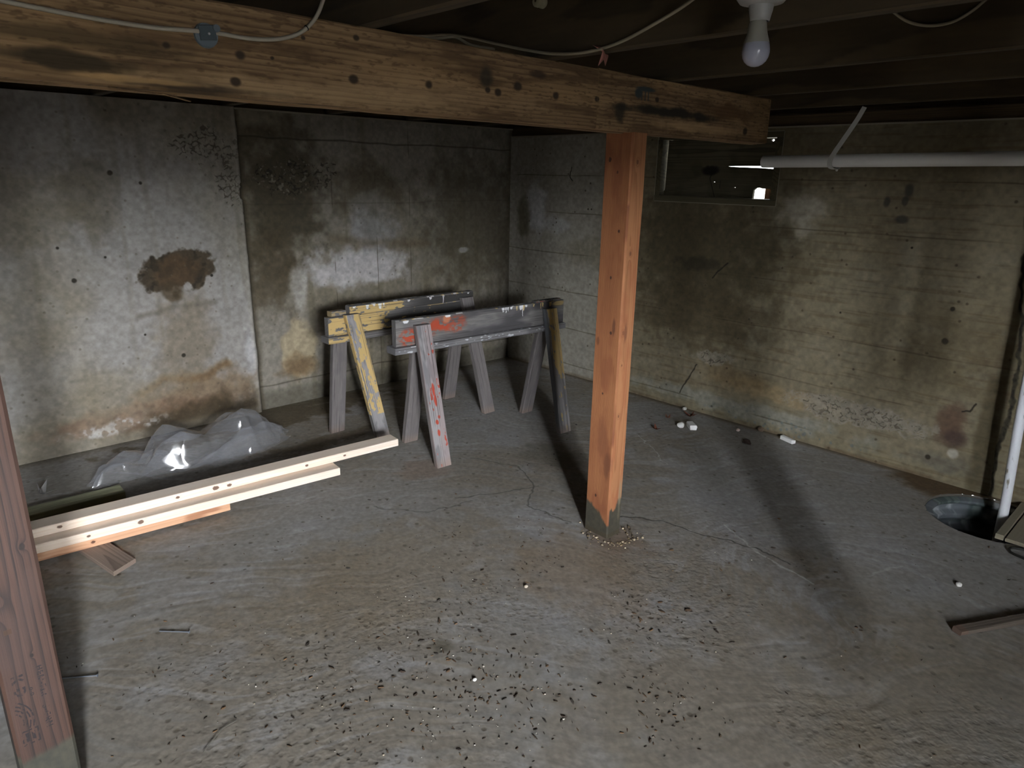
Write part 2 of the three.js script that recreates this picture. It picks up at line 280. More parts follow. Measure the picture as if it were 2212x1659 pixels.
function rightWall(z, y, c) {
  const big = fbm(z * 1.4 + 30, y * 1.6, 4, 11), mid = fbm(z * 5 + 30, y * 7, 4, 12), fine = fbm(z * 45 + 30, y * 45, 3, 13), grain = fbm(z * 5 + 30, y * 70, 3, 14);
  let row = 0; for (const f of FORM) if (y > f) row++;
  c[0] = 122; c[1] = 112; c[2] = 91;
  mix3(c, 98, 86, 63, ss(big, 0.4, 0.7) * 0.7);
  mix3(c, 131, 123, 106, ss(mid, 0.52, 0.74) * 0.4);
  mix3(c, 124, 116, 92, (vn(row * 7.3, 2, 3) - 0.3) * 0.6);
  mix3(c, 94, 80, 56, ss(grain, 0.56, 0.78) * 0.4);
  let h = 0.55 + (mid - 0.5) * 0.14 + (fine - 0.5) * 0.16 + (grain - 0.5) * 0.07 + (vn(row * 5.1, 9, 2) - 0.5) * 0.16;
  if (z < -3.0) { const t = 1 - ss(z, -3.35, -2.95); mix3(c, 150, 146, 138, t * 0.75); }   // lit end by the corner, its light painted in as paler grey
  mix3(c, 198, 198, 204, blob(z, y, -3.9, 1.27, 0.1, 0.16, 0.9, 71, 0.5) * 0.55);
  mix3(c, 176, 176, 180, blob(z, y, -3.72, 1.14, 0.2, 0.05, 0.9, 72, 0.5) * 0.4);
  mix3(c, 84, 78, 58, blob(z, y, -4.03, 1.2, 0.07, 0.16, 0.7, 73, 0.4) * 0.7);
  mix3(c, 108, 100, 80, blob(z, y, -3.3, 0.95, 0.25, 0.1, 0.9, 74, 0.5) * 0.5);
  mix3(c, 70, 62, 42, blob(z, y, -2.42, 1.05, 0.55, 0.32, 0.75, 75, 0.5) * 0.75);          // dark brown patch under the boarded window
  mix3(c, 68, 58, 38, blob(z, y, -2.45, 0.66, 0.5, 0.2, 0.8, 76, 0.5) * 0.65);
  mix3(c, 50, 44, 30, blob(z, y, -2.42, 0.97, 0.14, 0.05, 0.9, 77, 0.4) * 0.7);
  mix3(c, 176, 170, 156, blob(z, y, -1.8, 1.33, 0.13, 0.11, 0.8, 78, 0.4) * 0.6);
  mix3(c, 86, 78, 58, blob(z, y, -1.86, 1.44, 0.05, 0.05, 0.7, 79, 0.4) * 0.6);
  for (const [a, b, rx, ry] of SMUTS) if (Math.abs(z - a) < 0.1) mix3(c, 62, 60, 54, blob(z, y, a, b, rx, ry, 0.5, 80, 0.35) * 0.8);
  mix3(c, 152, 130, 94, blob(z, y, -1.8, 0.25, 0.34, 0.05, 0.9, 81, 0.6) * 0.6);
  mix3(c, 118, 98, 68, blob(z, y, -2.1, 0.3, 0.24, 0.06, 0.8, 82, 0.5) * 0.5);
  mix3(c, 136, 137, 128, blob(z, y, -2.1, 0.1, 0.75, 0.055, 0.9, 83, 0.4) * 0.65);          // grey render splashed along the foot
  mix3(c, 84, 62, 48, blob(z, y, -0.87, 0.33, 0.06, 0.1, 0.7, 84, 0.5) * 0.75);
  mix3(c, 66, 50, 44, blob(z, y, -0.84, 0.25, 0.05, 0.045, 0.6, 85, 0.5) * 0.75);
  mix3(c, 60, 52, 32, blob(z, y, -0.72, 0.3, 0.035, 0.34, 0.6, 86, 0.5) * 0.55);            // weep stain by the joint
  mix3(c, 104, 100, 90, blob(z, y, -0.88, 0.1, 0.14, 0.045, 0.6, 92, 0.4) * 0.6);
  mix3(c, 196, 192, 182, blob(z, y, -0.83, 0.17, 0.02, 0.022, 0.7, 87, 0.4) * 0.6);
  for (const f of FORM) {
    const d = Math.abs(y - f - 0.008 * (fbm(z * 3, f * 9, 2, 15) - 0.5) * 2);
    if (d < 0.03) { const k = (1 - ss(d, 0.0005, 0.006)) * ss(fbm(z * 3.5, f * 13, 2, 4), 0.3, 0.62); h -= k * 0.25; mix3(c, 72, 62, 44, k * 0.5); if (y < f) h += (1 - ss(d, 0.002, 0.02)) * 0.08; }
  }
  const hc = crumble(z, y, -2.26, 0.385, 0.13, 0.04, 88) + crumble(z, y, -1.36, 0.25, 0.36, 0.06, 89);
  if (hc > 0) { h += ss(hc, 0.05, 0.2) * 0.3 - ss(hc, 0.32, 0.52) * 0.75; mix3(c, 146, 141, 131, ss(hc, 0.03, 0.2) * 0.55); mix3(c, 74, 66, 52, ss(hc, 0.36, 0.55) * 0.6); }
  if (y < 0.13 && z > -2.3 && z < -1.2) { const q = pitted(z, y, 30, 0.5, 8) * blob(z, y, -1.72, 0.06, 0.45, 0.05, 0.5, 90); mix3(c, 104, 108, 106, q * 0.8); h += q * 0.15; }
  for (const pts of RIGHT_CRACKS) {
    const d = lineDist(z, y, pts, 0.012, 9); if (d < 0.012) { const k = 1 - ss(d, 0.001, 0.006); mix3(c, 36, 31, 22, k * 0.85); h -= k * 0.4; }
  }
  const j = lineDist(z, y, LINE_D, 0.016, 16);   // the open joint beside the pipe
  if (j < 0.05) { const k = 1 - ss(j, 0.002, 0.006 + 0.012 * fine); mix3(c, 30, 26, 18, k * 0.95); h -= k * 0.6; mix3(c, 96, 92, 70, (1 - ss(j, 0.015, 0.05)) * 0.3 * ss(fine, 0.4, 0.6)); }
  for (const [a, b, r] of RIGHT_HOLES) { const d = Math.hypot(z - a, y - b) / r; if (d < 1.4) { const k = 1 - ss(d, 0.6, 1.2); mix3(c, 42, 36, 25, k * 0.85); h -= k * 0.4; } }
  const p = pitted(z, y, 24, 0.035, 9); if (p > 0) { h -= p * 0.3; mix3(c, 66, 56, 40, p * 0.6); }
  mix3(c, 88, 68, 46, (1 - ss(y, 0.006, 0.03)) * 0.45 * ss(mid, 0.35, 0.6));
  const k = 0.86 + 0.28 * fine; c[0] *= k; c[1] *= k; c[2] *= k; c[3] = h;
}
function floorTop(x, z, c) {
  const warp = fbm(x * 1.1, z * 1.1, 3, 22), sw = x * 0.8 + z * 0.6 + warp * 1.6, tw = -x * 0.6 + z * 0.8 + warp * 0.9;
  const big = fbm(x * 1.3 + 9, z * 1.3, 4, 23), mid = fbm(x * 5, z * 5, 4, 24), trowel = fbm(sw * 4.5, tw * 34, 4, 25), fine = fbm(x * 70, z * 70, 3, 26);
  c[0] = 140; c[1] = 136; c[2] = 131;
  mix3(c, 126, 116, 101, ss(big, 0.42, 0.68) * 0.7);
  mix3(c, 150, 149, 151, ss(mid, 0.52, 0.72) * 0.45);
  mix3(c, 138, 136, 132, ss(trowel, 0.5, 0.74) * 0.4);
  mix3(c, 170, 170, 172, (1 - ss(trowel, 0.26, 0.42)) * 0.35);
  let h = 0.5 + (trowel - 0.5) * 0.3 + (fine - 0.5) * 0.16 + (mid - 0.5) * 0.1;
  mix3(c, 132, 112, 88, blob(x, z, 1.86, -1.55, 0.22, 0.3, 0.9, 111, 0.5) * 0.45);
  mix3(c, 128, 112, 88, blob(x, z, 1.3, -2.05, 0.5, 0.3, 0.9, 112, 0.6) * 0.45);
  mix3(c, 132, 106, 88, blob(x, z, 1.98, -2.78, 0.12, 0.12, 0.9, 113, 0.5) * 0.4);
  mix3(c, 116, 102, 80, blob(x, z, 1.5, -0.7, 0.5, 0.5, 0.9, 114, 0.6) * 0.45);
  mix3(c, 112, 100, 80, blob(x, z, 2.2, -0.3, 0.45, 0.3, 0.9, 115, 0.6) * 0.45);
  mix3(c, 84, 72, 52, blob(x, z, 1.75, -4.02, 0.8, 0.17, 1.0, 116, 0.25) * 0.75);              // darker brown along the foot of the left wall
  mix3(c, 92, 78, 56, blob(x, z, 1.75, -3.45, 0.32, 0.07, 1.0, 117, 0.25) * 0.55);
  mix3(c, 88, 68, 44, blob(x, z, 3.86, -0.84, 0.17, 0.2, 0.4, 121, 0.25) * 0.85);             // silt by the pit
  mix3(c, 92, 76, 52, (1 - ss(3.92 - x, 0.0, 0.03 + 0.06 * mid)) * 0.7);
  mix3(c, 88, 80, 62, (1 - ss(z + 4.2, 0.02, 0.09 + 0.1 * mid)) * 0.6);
  mix3(c, 82, 76, 62, blob(x, z, 1.18, -1.55, 0.03, 0.035, 0.7, 122, 0.6) * 0.6);
  mix3(c, 70, 65, 52, blob(x, z, 2.62, -2.45, 0.13, 0.2, 0.9, 123, 0.6) * 0.4);
  mix3(c, 118, 98, 80, blob(x, z, 2.16, -1.6, 0.12, 0.13, 0.8, 124, 0.5) * 0.6);             // dirt round the foot of the post
  for (const [pts, w, k, dark] of FLOOR_CRACKS) { const d = lineDist(x, z, pts, 0.02, 17); if (d < 0.05) { const t = (1 - ss(d, w * 0.3, w * 1.3)) * k; mixc(c, dark ? [54, 52, 48] : [196, 194, 190], t); h += dark ? -t * 0.4 : t * 0.1; } }
  const wear = ss(fbm(x * 1.6, z * 1.6, 3, 27), 0.3, 0.6) * (1 - ss(-z, 1.6, 2.8)) * (1 - ss(x, 2.2, 3.0));         // pitted where the finish has worn off
  if (wear > 0.02) {
    const p = pitted(x, z, 38, 0.55, 10) * wear; h -= p * 0.22; mix3(c, 112, 105, 94, p * 0.35);
    const g = fbm(x * 130, z * 130, 2, 28); h += (g - 0.5) * 0.3 * wear; mix3(c, 112, 105, 94, ss(g, 0.62, 0.8) * wear * 0.4);
  }
  const p = pitted(x, z, 20, 0.08, 11); if (p > 0) { h -= p * 0.2; mix3(c, 78, 70, 58, p * 0.5); }
  const k = 0.87 + 0.26 * fine; c[0] *= k; c[1] *= k; c[2] *= k; c[3] = h;
}
const tmp = [0, 0, 0, 0];
const concrete = (w, h, fn, u0, u1, v0, v1, bumpScale, rough) => std({ ...maps(w, h, (u, v, c) => fn(lerp(u0, u1, u), lerp(v0, v1, v), c)), bumpScale, roughness: rough });
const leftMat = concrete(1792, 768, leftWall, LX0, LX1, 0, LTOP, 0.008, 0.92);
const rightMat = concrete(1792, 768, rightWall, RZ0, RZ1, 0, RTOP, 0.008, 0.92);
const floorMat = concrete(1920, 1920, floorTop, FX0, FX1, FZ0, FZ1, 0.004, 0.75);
const plainConcrete = std({ color: srgb(138, 131, 114), roughness: 0.95 });
const relief = (fn, u, v, amount) => { fn(u, v, tmp); return (tmp[3] - 0.5) * amount; };

// left wall: the left length stands 3 cm proud of the rest
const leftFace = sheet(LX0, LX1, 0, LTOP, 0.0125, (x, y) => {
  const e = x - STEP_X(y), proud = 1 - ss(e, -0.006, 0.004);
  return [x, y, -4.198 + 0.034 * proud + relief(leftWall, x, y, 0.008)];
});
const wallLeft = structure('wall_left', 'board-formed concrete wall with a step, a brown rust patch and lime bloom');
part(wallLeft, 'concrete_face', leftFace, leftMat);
part(wallLeft, 'concrete_body', mergeGeometries([box(-3.2, LX0, 0, LTOP, -4.45, -4.164), box(LX0, 4.15, 0, LTOP, -4.45, -4.215), box(LX0, 4.15, LTOP - 0.01, LTOP, -4.3, -4.19)]), plainConcrete);
// right wall with the window opening
const WIN = { z0: -2.80, z1: -1.955, y0: 1.352, y1: 1.76 };
const inWin = (z, y, m = 0) => z > WIN.z0 - m && z < WIN.z1 + m && y > WIN.y0 - m && y < WIN.y1 + m;
const rightFace = sheet(RZ0, RZ1, 0, RTOP, 0.0125, (z, y) => [3.92 - relief(rightWall, z, y, inWin(z, y, 0.02) ? 0 : 0.009), y, z], (z, y) => inWin(z, y), (z, y, s) => {
  const r = s * 0.51; if (!inWin(z, y, r)) return [z, y];
  for (const e of [WIN.z0, WIN.z1]) if (Math.abs(z - e) < r) z = e;
  for (const e of [WIN.y0, WIN.y1]) if (Math.abs(y - e) < r) y = e;
  return [z, y];
}, true);
const wallRight = structure('wall_right', 'olive-grey concrete wall with board-form lines and dark stains');
part(wallRight, 'concrete_face', rightFace, rightMat);
part(wallRight, 'concrete_body', mergeGeometries([box(3.935, 4.15, 0, WIN.y0, -4.45, BACK_Z + 0.2), box(3.935, 4.15, WIN.y0, RTOP, -4.45, WIN.z0), box(3.935, 4.15, WIN.y0, RTOP, WIN.z1, BACK_Z + 0.2), box(3.935, 4.15, WIN.y1, RTOP, WIN.z0, WIN.z1),
  box(3.92, 3.936, 0, RTOP, RZ1, BACK_Z + 0.2), box(3.915, 3.936, RTOP - 0.008, RTOP, -4.2, RZ1),
  box(3.918, 3.94, WIN.y0 - 0.004, WIN.y0, WIN.z0, WIN.z1), box(3.918, 3.94, WIN.y0, WIN.y1, WIN.z0 - 0.004, WIN.z0), box(3.918, 3.94, WIN.y0, WIN.y1, WIN.z1, WIN.z1 + 0.004), box(3.918, 3.94, WIN.y1, WIN.y1 + 0.004, WIN.z0, WIN.z1)]), plainConcrete);
// floor with the pit cut through it
const floor = structure('floor', 'trowelled grey concrete floor, cracked, stained and littered');
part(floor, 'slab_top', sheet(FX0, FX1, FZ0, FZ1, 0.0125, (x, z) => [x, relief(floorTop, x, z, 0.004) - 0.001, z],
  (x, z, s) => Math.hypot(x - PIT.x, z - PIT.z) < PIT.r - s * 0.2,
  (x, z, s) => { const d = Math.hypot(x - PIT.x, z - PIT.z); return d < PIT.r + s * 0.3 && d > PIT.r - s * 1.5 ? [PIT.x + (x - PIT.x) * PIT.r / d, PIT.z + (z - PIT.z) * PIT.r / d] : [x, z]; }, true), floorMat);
part(floor, 'slab_body', mergeGeometries([box(-3.2, FX0, -0.2, 0, -4.45, BACK_Z + 0.2), box(FX0, 4.15, -0.2, 0, FZ1, BACK_Z + 0.2)]), plainConcrete);
part(floor, 'pit_rim', lathe([[PIT.r - 0.002, -0.1], [PIT.r - 0.001, -0.02], [PIT.r + 0.001, -0.002], [PIT.r + 0.02, -0.008]], 64).translate(PIT.x, 0, PIT.z), std({ color: srgb(88, 84, 76), roughness: 0.95 }));
// walls behind and beside the camera
const wallBack = structure('wall_back', 'unseen wall behind the camera, made thin for slanting light, with a small window and an added door gap');  // kept thin so that slanting light passes its openings
{
  const z0 = BACK_Z, z1 = BACK_Z + 0.03, W = WINDOW, D = ADDED_DOOR;
  part(wallBack, 'partition', mergeGeometries([box(-3.2, D.x0, 0, 1.845, z0, z1), box(D.x0, D.x1, D.y1, 1.845, z0, z1), box(D.x1, W.x0, 0, 1.845, z0, z1), box(W.x0, W.x1, 0, W.y0, z0, z1), box(W.x0, W.x1, W.y1, 1.845, z0, z1), box(W.x1, 4.15, 0, 1.845, z0, z1)]), plainConcrete);
}
const wallFront = structure('wall_side', 'plain concrete wall');
part(wallFront, 'concrete_body', box(-3.2, -3.0, 0, 1.845, -4.3, BACK_Z + 0.2), plainConcrete);
// sill plates and rim boards on top of the walls
const darkWood = timberMat(512, 256, { L: 6.6, h: 0.24, d: 0.05, light: [92, 74, 50], dark: [52, 40, 26], freq: 120, seed: 3 }, 0.002, 0.95);
const trim = structure('trim_1', 'dark sill plates and rim boards on top of the concrete walls');
part(trim, 'sill_plate', box(3.93, 4.1, RTOP, 1.845, -4.4, BACK_Z + 0.1), darkWood);
part(trim, 'rim_board', box(-3.1, 4.1, 1.845, 2.08, -4.3, -4.25), darkWood);
part(trim, 'rim_board', box(4.0, 4.05, 1.845, 2.08, -4.3, BACK_Z + 0.1), darkWood);
part(trim, 'rim_board', box(-3.1, 4.1, 1.845, 2.08, BACK_Z + 0.05, BACK_Z + 0.1), darkWood);
part(trim, 'rim_board', box(-3.1, -3.05, 1.845, 2.08, -4.3, BACK_Z + 0.1), darkWood);
// ceiling: the floorboards above, laid across the joists
const ceiling = structure('ceiling', 'dark underside of the floorboards above');
{
  const w = 0.139, r = rng(41), tones = [0, 1, 2].map((k) => std({ ...timberMaps(512, 64, { L: 7.2, h: 0.02, d: w, light: [88 - k * 8, 70 - k * 7, 48 - k * 5], dark: [52, 40, 27], freq: 150, seed: 50 + k }), bumpScale: 0.001, roughness: 0.95 }));
  const plank = timber(7.2, 0.02, w - 0.004, { ease: 0.002, wob: 0.0005, seg: 4 });
  for (let z = -4.3; z < BACK_Z + 0.1; z += w) { const m = part(ceiling, 'plank', plank, tones[Math.floor(r() * 3)]); m.position.set(-3.1, 2.081, z + w / 2); }
  part(ceiling, 'subfloor', box(-3.2, 4.2, 2.101, 2.2, -4.5, BACK_Z + 0.3), std({ color: srgb(70, 58, 42) }));
}
// ground outside the boarded window
const ground = structure('ground_outside', 'pale ground outside the boarded window');
part(ground, 'gravel', box(4.15, 60, 0.9, 1.22, -40, 40), std({ color: srgb(206, 202, 192), roughness: 1 }));

// ---------------------------------------------------------------- timber overhead: joists, beam, posts
const joistGeo = (() => { const g = timber(6.5, 0.235, 0.042, { seed: 5, wob: 0.002, seg: 30 }); g.rotateY(Math.PI / 2); g.translate(0, 1.845, BACK_Z); return g; })();   // length runs from the back wall towards -z
const joistMats = [0, 1, 2].map((k) => timberMat(1024, 128, { L: 6.5, h: 0.235, d: 0.042, light: [82, 68, 48], dark: [50, 42, 29], freq: 130, seed: 60 + k, pith: [0.3, 0.1] }, 0.002, 0.95));
[[-2.87, 2, ''], [-2.22, 1, ''], [-1.57, 2, ''], [-0.91, 1, ''], [-0.25, 0, ''], [0.4, 1, ''],
  [1.04, 0, 'rough brown floor joist crossing over the beam between the two cable loops'],
  [1.70, 1, 'dark floor joist with a dry leaf caught under its lower edge'],
  [2.36, 1, 'dark floor joist next behind the bare bulb, crossing over the right end of the beam'],
  [2.98, 2, 'dark floor joist passing just in front of the sawn end of the beam'],
  [3.6, 2, 'dark floor joist nearest the right wall, above the white drain pipe']].forEach(([x, m, label]) => {
  const o = solo('floor_joist', joistGeo, joistMats[m], label || 'rough floor joist outside the picture, over the near end of the room', 'joist', label ? 'floor joists overhead' : 'joists outside the picture');
  o.position.x = x;
});

const beam = thing('support_beam', 'long built-up wooden beam carrying the floor joists, stained and full of dark knots', 'beam', [0, 1.655, -1.64]);
{
  const BZ = 0.042, BH = 0.19, light = [158, 129, 93], dark = [98, 75, 51];
  const grime = (x0, zone) => (side, s, t, c) => {
    const x = x0 + s, y = 1.75 + (side === 0 ? t : 0), n = fbm(x * 7, y * 44, 4, 70), m = fbm(x * 2.6, y * 12, 4, 71), speck = fbm(x * 44, y * 190, 3, 72);
    mix3(c, 92, 70, 46, ss(n, 0.48, 0.72) * 0.7); mix3(c, 186, 150, 106, ss(m, 0.52, 0.72) * 0.4); mix3(c, 78, 58, 38, ss(speck, 0.58, 0.76) * 0.5);
    if (side !== 0) return;
    zone(x, y, c, n);
    for (const [kx, ky, r] of KNOTS) { const q = Math.hypot((x - kx) / 1.2, y - ky) / r; if (q < 1.4) mix3(c, 46, 35, 25, (1 - ss(q + 0.6 * (n - 0.5), 0.45, 1.1)) * 0.85); }
  };
  const KNOTS = [[0.55, 1.744, 0.009], [0.705, 1.744, 0.012], [0.689, 1.685, 0.011], [0.99, 1.719, 0.012], [1.224, 1.728, 0.013], [1.477, 1.731, 0.013], [1.726, 1.741, 0.013], [1.927, 1.749, 0.011], [2.268, 1.775, 0.011], [1.437, 1.734, 0.01], [1.558, 1.758, 0.016], [1.002, 1.82, 0.008], [2.928, 1.696, 0.018], [0.78, 1.746, 0.005], [0.86, 1.80, 0.005]];
  const leftZone = (x, y, c, n) => {
    mix3(c, 52, 42, 26, blob(x, y, 0.36, 1.692, 0.12, 0.016, 0.8, 73, 0.4) * 0.85); mix3(c, 62, 50, 30, blob(x, y, 0.36, 1.735, 0.2, 0.02, 0.9, 74, 0.5) * 0.6);
    mix3(c, 50, 40, 28, blob(x, y, 0.62, 1.664, 0.2, 0.008, 0.9, 75, 0.5) * 0.75); mix3(c, 198, 158, 104, blob(x, y, 0.5, 1.668, 0.12, 0.006, 0.9, 76, 0.4) * 0.7);
    mix3(c, 44, 38, 28, blob(x, y, 1.43, 1.765, 0.02, 0.028, 0.7, 77, 0.5) * 0.75); mix3(c, 48, 34, 24, blob(x, y, 1.64, 1.8, 0.05, 0.012, 1.0, 78, 0.4) * 0.7);
    mix3(c, 200, 168, 126, blob(x, y, 0.92, 1.68, 0.4, 0.02, 0.9, 79, 0.5) * 0.45); mix3(c, 196, 162, 122, blob(x, y, 1.28, 1.71, 0.3, 0.03, 0.9, 80, 0.5) * 0.35);
  };
  const rightZone = (x, y, c, n) => {
    mix3(c, 34, 29, 20, blob(x, y, 2.36, 1.735, 0.3, 0.02, 0.8, 81, 0.35) * 0.92); mix3(c, 36, 31, 22, blob(x, y, 2.05, 1.71, 0.03, 0.035, 1.0, 82, 0.4) * 0.7);
    mix3(c, 92, 64, 38, blob(x, y, 2.8, 1.765, 0.2, 0.03, 0.9, 83, 0.5) * 0.7); mix3(c, 198, 164, 120, blob(x, y, 2.55, 1.69, 0.3, 0.018, 0.7, 84, 0.4) * 0.6);
    if (x > 2.12 && x < 2.27 && y > 1.755) {                                     // a smear of blue-grey paint with runs
      const bar = blob(x, y, 2.195, 1.805, 0.055, 0.009, 0.4, 85, 0.3), l = blob(x, y, 2.155, 1.788, 0.02, 0.016, 0.5, 86, 0.3);
      let run = 0; for (const rx of [2.175, 2.195, 2.214]) if (Math.abs(x - rx) < 0.005 && y < 1.805 && y > 1.765) run = 1 - ss(Math.abs(x - rx), 0.002, 0.005);
      mix3(c, 52, 62, 66, Math.max(bar, l, run * 0.8) * 0.9);
    }
  };
  const mk = (L, x0, zone, seed, w) => timberMat(w, 512, { L, h: BH, d: BZ, light, dark, freq: 95, seed, pith: [0.16, -0.1], contrast: 1.1, fibre: 6, paint: grime(x0, zone) }, 0.0016, 0.9);
  const put = (x0, x1, k, mat, o = {}) => part(beam, 'beam_ply', place(timber(x1 - x0 - 0.002, BH, BZ - 0.001, { ease: 0.004, wob: 0.0022, seed: 7 + k, seg: 70, ...o }), x0, k === 0 ? 0 : k === 1 ? -0.003 : 0.002, -BZ * (k + 0.5)), mat);
  const mL = mk(1.93, 0, leftZone, 8, 2048), mR = mk(1.2, 1.93, rightZone, 9, 1024), mB = mk(3.0, 0, () => 0, 10, 512);
  put(0, 1.93, 0, mL); put(1.93, 3.13, 0, mR); put(-3.0, 0, 0, mB); put(-3.0, 3.13, 1, mB); put(-3.0, 3.13, 2, mB);
  const sp = part(beam, 'splinter', mergeGeometries([place(timber(0.13, 0.003, 0.006, { ease: 0.0008, wob: 0.003, seed: 3 }), 0.43, -0.004, -0.004, 0.02, -0.04), place(timber(0.06, 0.002, 0.004, { ease: 0.0006, wob: 0.002, seed: 4 }), 0.53, -0.007, -0.002, 0.1, -0.18)]), mR); sp.userData.label = 'pale torn splinter';
}
// the stamp inked on the near post: letters drawn upright, read from top to bottom
function inkMask(w, h, draw) {
  const cv = document.createElement('canvas'); cv.width = w; cv.height = h; const g = cv.getContext('2d');
  g.fillStyle = '#000'; g.fillRect(0, 0, w, h); g.fillStyle = g.strokeStyle = '#fff'; g.textBaseline = 'middle'; draw(g);
  const d = g.getImageData(0, 0, w, h).data; return (u, v) => (u < 0 || v < 0 || u >= 1 || v >= 1 ? 0 : d[(Math.floor(v * h) * w + Math.floor(u * w)) * 4] / 255);
}
function makePost(name, label, x0, w, opts, pos) {
  const p = thing(name, label, 'post', pos);
  part(p, 'timber', upright(timber(1.655, w, 0.13, { ease: 0.006, wob: 0.0012, seed: opts.seed, seg: 60 })).translate(w / 2, 0, 0), timberMat(2048, 1024, { L: 1.655, h: w, d: 0.13, ...opts }, 0.0014, 0.8));
  return p;
}
const mud = (y, edge, c, a) => { const k = 1 - ss(y, edge - 0.012, edge + 0.008); if (k > 0) { const n = fbm(y * 60, a * 60, 3, 90); mix3(c, 44 + n * 22, 45 + n * 18, 38 + n * 13, k * 0.95); } };
const fir = makePost('support_post', 'orange-brown square fir post under the beam, its foot grey with dried mud', 0, 0.089, {
  light: [168, 112, 72], dark: [112, 64, 37], freq: 300, pith: [0.02, -0.16], wave: 0.004, seed: 12, contrast: 1.15,
  knots: [[1, 1.515, -0.004, 0.005], [1, 1.12, -0.001, 0.005], [1, 0.902, -0.02, 0.006], [1, 0.643, 0.006, 0.004], [1, 0.18, 0.012, 0.006], [1, 1.56, 0.04, 0.008], [1, 1.3, -0.03, 0.005], [0, 1.552, 0.0085, 0.008], [0, 1.217, 0.0155, 0.008], [0, 0.907, 0.03, 0.008], [0, 0.773, 0.024, 0.004], [0, 0.556, 0.023, 0.006]],
  paint: (side, s, t, c, late) => {
    const n = fbm(s * 7, t * 20 + side * 5, 3, 91), m = fbm(s * 22, t * 60 + side * 3, 3, 92);
    if (side === 1) { const z = -t; mix3(c, 112, 60, 36, ss(n, 0.54, 0.74) * 0.4); mix3(c, 78, 44, 28, blob(s, t, 0.93, -0.035, 0.03, 0.008, 1.2, 93, 0.5) * 0.6); mix3(c, 84, 46, 28, blob(s, t, 0.86, 0.05, 0.012, 0.006, 1.2, 94, 0.5) * 0.5); mix3(c, 92, 52, 32, blob(s, t, 0.33, -0.045, 0.06, 0.016, 0.8, 97, 0.5) * 0.6); mix3(c, 98, 54, 34, blob(s, t, 0.42, -0.01, 0.1, 0.03, 0.9, 99, 0.5) * 0.4); mud(s, 0.118 - 0.5 * z + 0.03 * (m - 0.5) - 0.03 * ss(z, 0, 0.06), c, t); }
    else if (side === 0) { mix3(c, 182, 130, 90, 0.45); mix3(c, 146, 82, 52, ss(n, 0.5, 0.7) * 0.4); mix3(c, 92, 52, 34, blob(s, t, 0.9, 0.012, 0.04, 0.008, 1.2, 95, 0.5) * 0.55); mud(s, 0.125 + 0.05 * (m - 0.5) + 0.05 * ss(-t, -0.01, 0.03), c, t); mix3(c, 150, 138, 112, blob(s, t, 0.19, -0.03, 0.08, 0.012, 0.7, 96, 0.5) * 0.6); }
    else mud(s, 0.12, c, t);
    if (s < 0.02) mix3(c, 62, 50, 30, 0.4);
  },
}, [2.1815, 0, -1.705]);
const ink = inkMask(512, 256, (g) => {                                          // u runs down the post, v across it
  g.font = 'bold 54px sans-serif'; g.fillText('HEM-FIR', 10, 62, 210); g.fillText('S-GRN', 275, 70, 200);
  g.font = 'bold 96px sans-serif'; g.fillText('K D', 20, 196, 150); g.lineWidth = 9;
  for (let i = 0; i < 4; i++) { g.beginPath(); g.arc(330, 300 - i * 6, 150 - i * 26, 3.6, 5.2); g.stroke(); }
  g.strokeRect(400, 140, 90, 96); g.fillRect(416, 160, 60, 22); g.fillRect(416, 196, 60, 22); g.font = 'bold 40px sans-serif'; g.fillText('o-o', 130, 128, 60);
});
makePost('support_post', 'reddish-brown wooden post with dark ink stamps, standing close to the camera', 0, 0.11, {
  light: [70, 48, 38], dark: [30, 20, 17], freq: 150, pith: [0.075, -0.16], wave: 0.008, seed: 14, contrast: 1.25,
  knots: [[0, 0.62, 0.045, 0.016], [0, 0.94, 0.05, 0.007], [0, 0.73, -0.036, 0.007], [0, 0.47, -0.01, 0.004], [0, 1.02, -0.02, 0.004]],
  paint: (side, s, t, c, late, fine) => {
    const n = fbm(s * 8, t * 22, 3, 98); mix3(c, 60, 45, 40, ss(n, 0.45, 0.7) * 0.4); mix3(c, 70, 43, 29, ss(-t, 0.02, 0.055) * 0.35);
    if (side === 0) {
      const k = ink((0.445 - s) / 0.2, (t + 0.04) / 0.09), worn = ss(fbm(s * 120, t * 160, 3, 99), 0.36, 0.55);
      if (k > 0) mix3(c, 22, 16, 18, k * worn * 0.9);
      if (Math.abs(s - 0.545) < 0.006 && t > 0.018 && t < 0.034) mix3(c, 56, 36, 20, 0.75);
    }
    mud(s, 0.222 - 0.12 * t + 0.02 * (n - 0.5), c, t);
  },
}, [0.108, 0, -1.705]);
// two unseen pipes added right of the camera so that their shadows fall into view
for (const [x, z, y, r, label] of [[1.42, 0.085, 0.44, 0.062, 'wide unseen pipe added beside the camera to cast a band of shadow on the floor'], [1.95, 0.18, 0.9, 0.05, 'shorter unseen pipe added to cast a band of shadow on the right wall']]) {
  const t = thing('shadow_pipe', label, 'pipe', [x, 0, z]), m = std({ color: srgb(110, 104, 98), roughness: 0.6, metalness: 0.4 });
  part(t, 'pipe', lathe([[r - 0.003, y + 0.4], [r - 0.003, y], [r, y], [r, 2.08]], 28), m); part(t, 'collar', lathe([[r, y + 0.05], [r + 0.004, y + 0.055], [r + 0.004, y + 0.075], [r, y + 0.08]], 28), m);
}

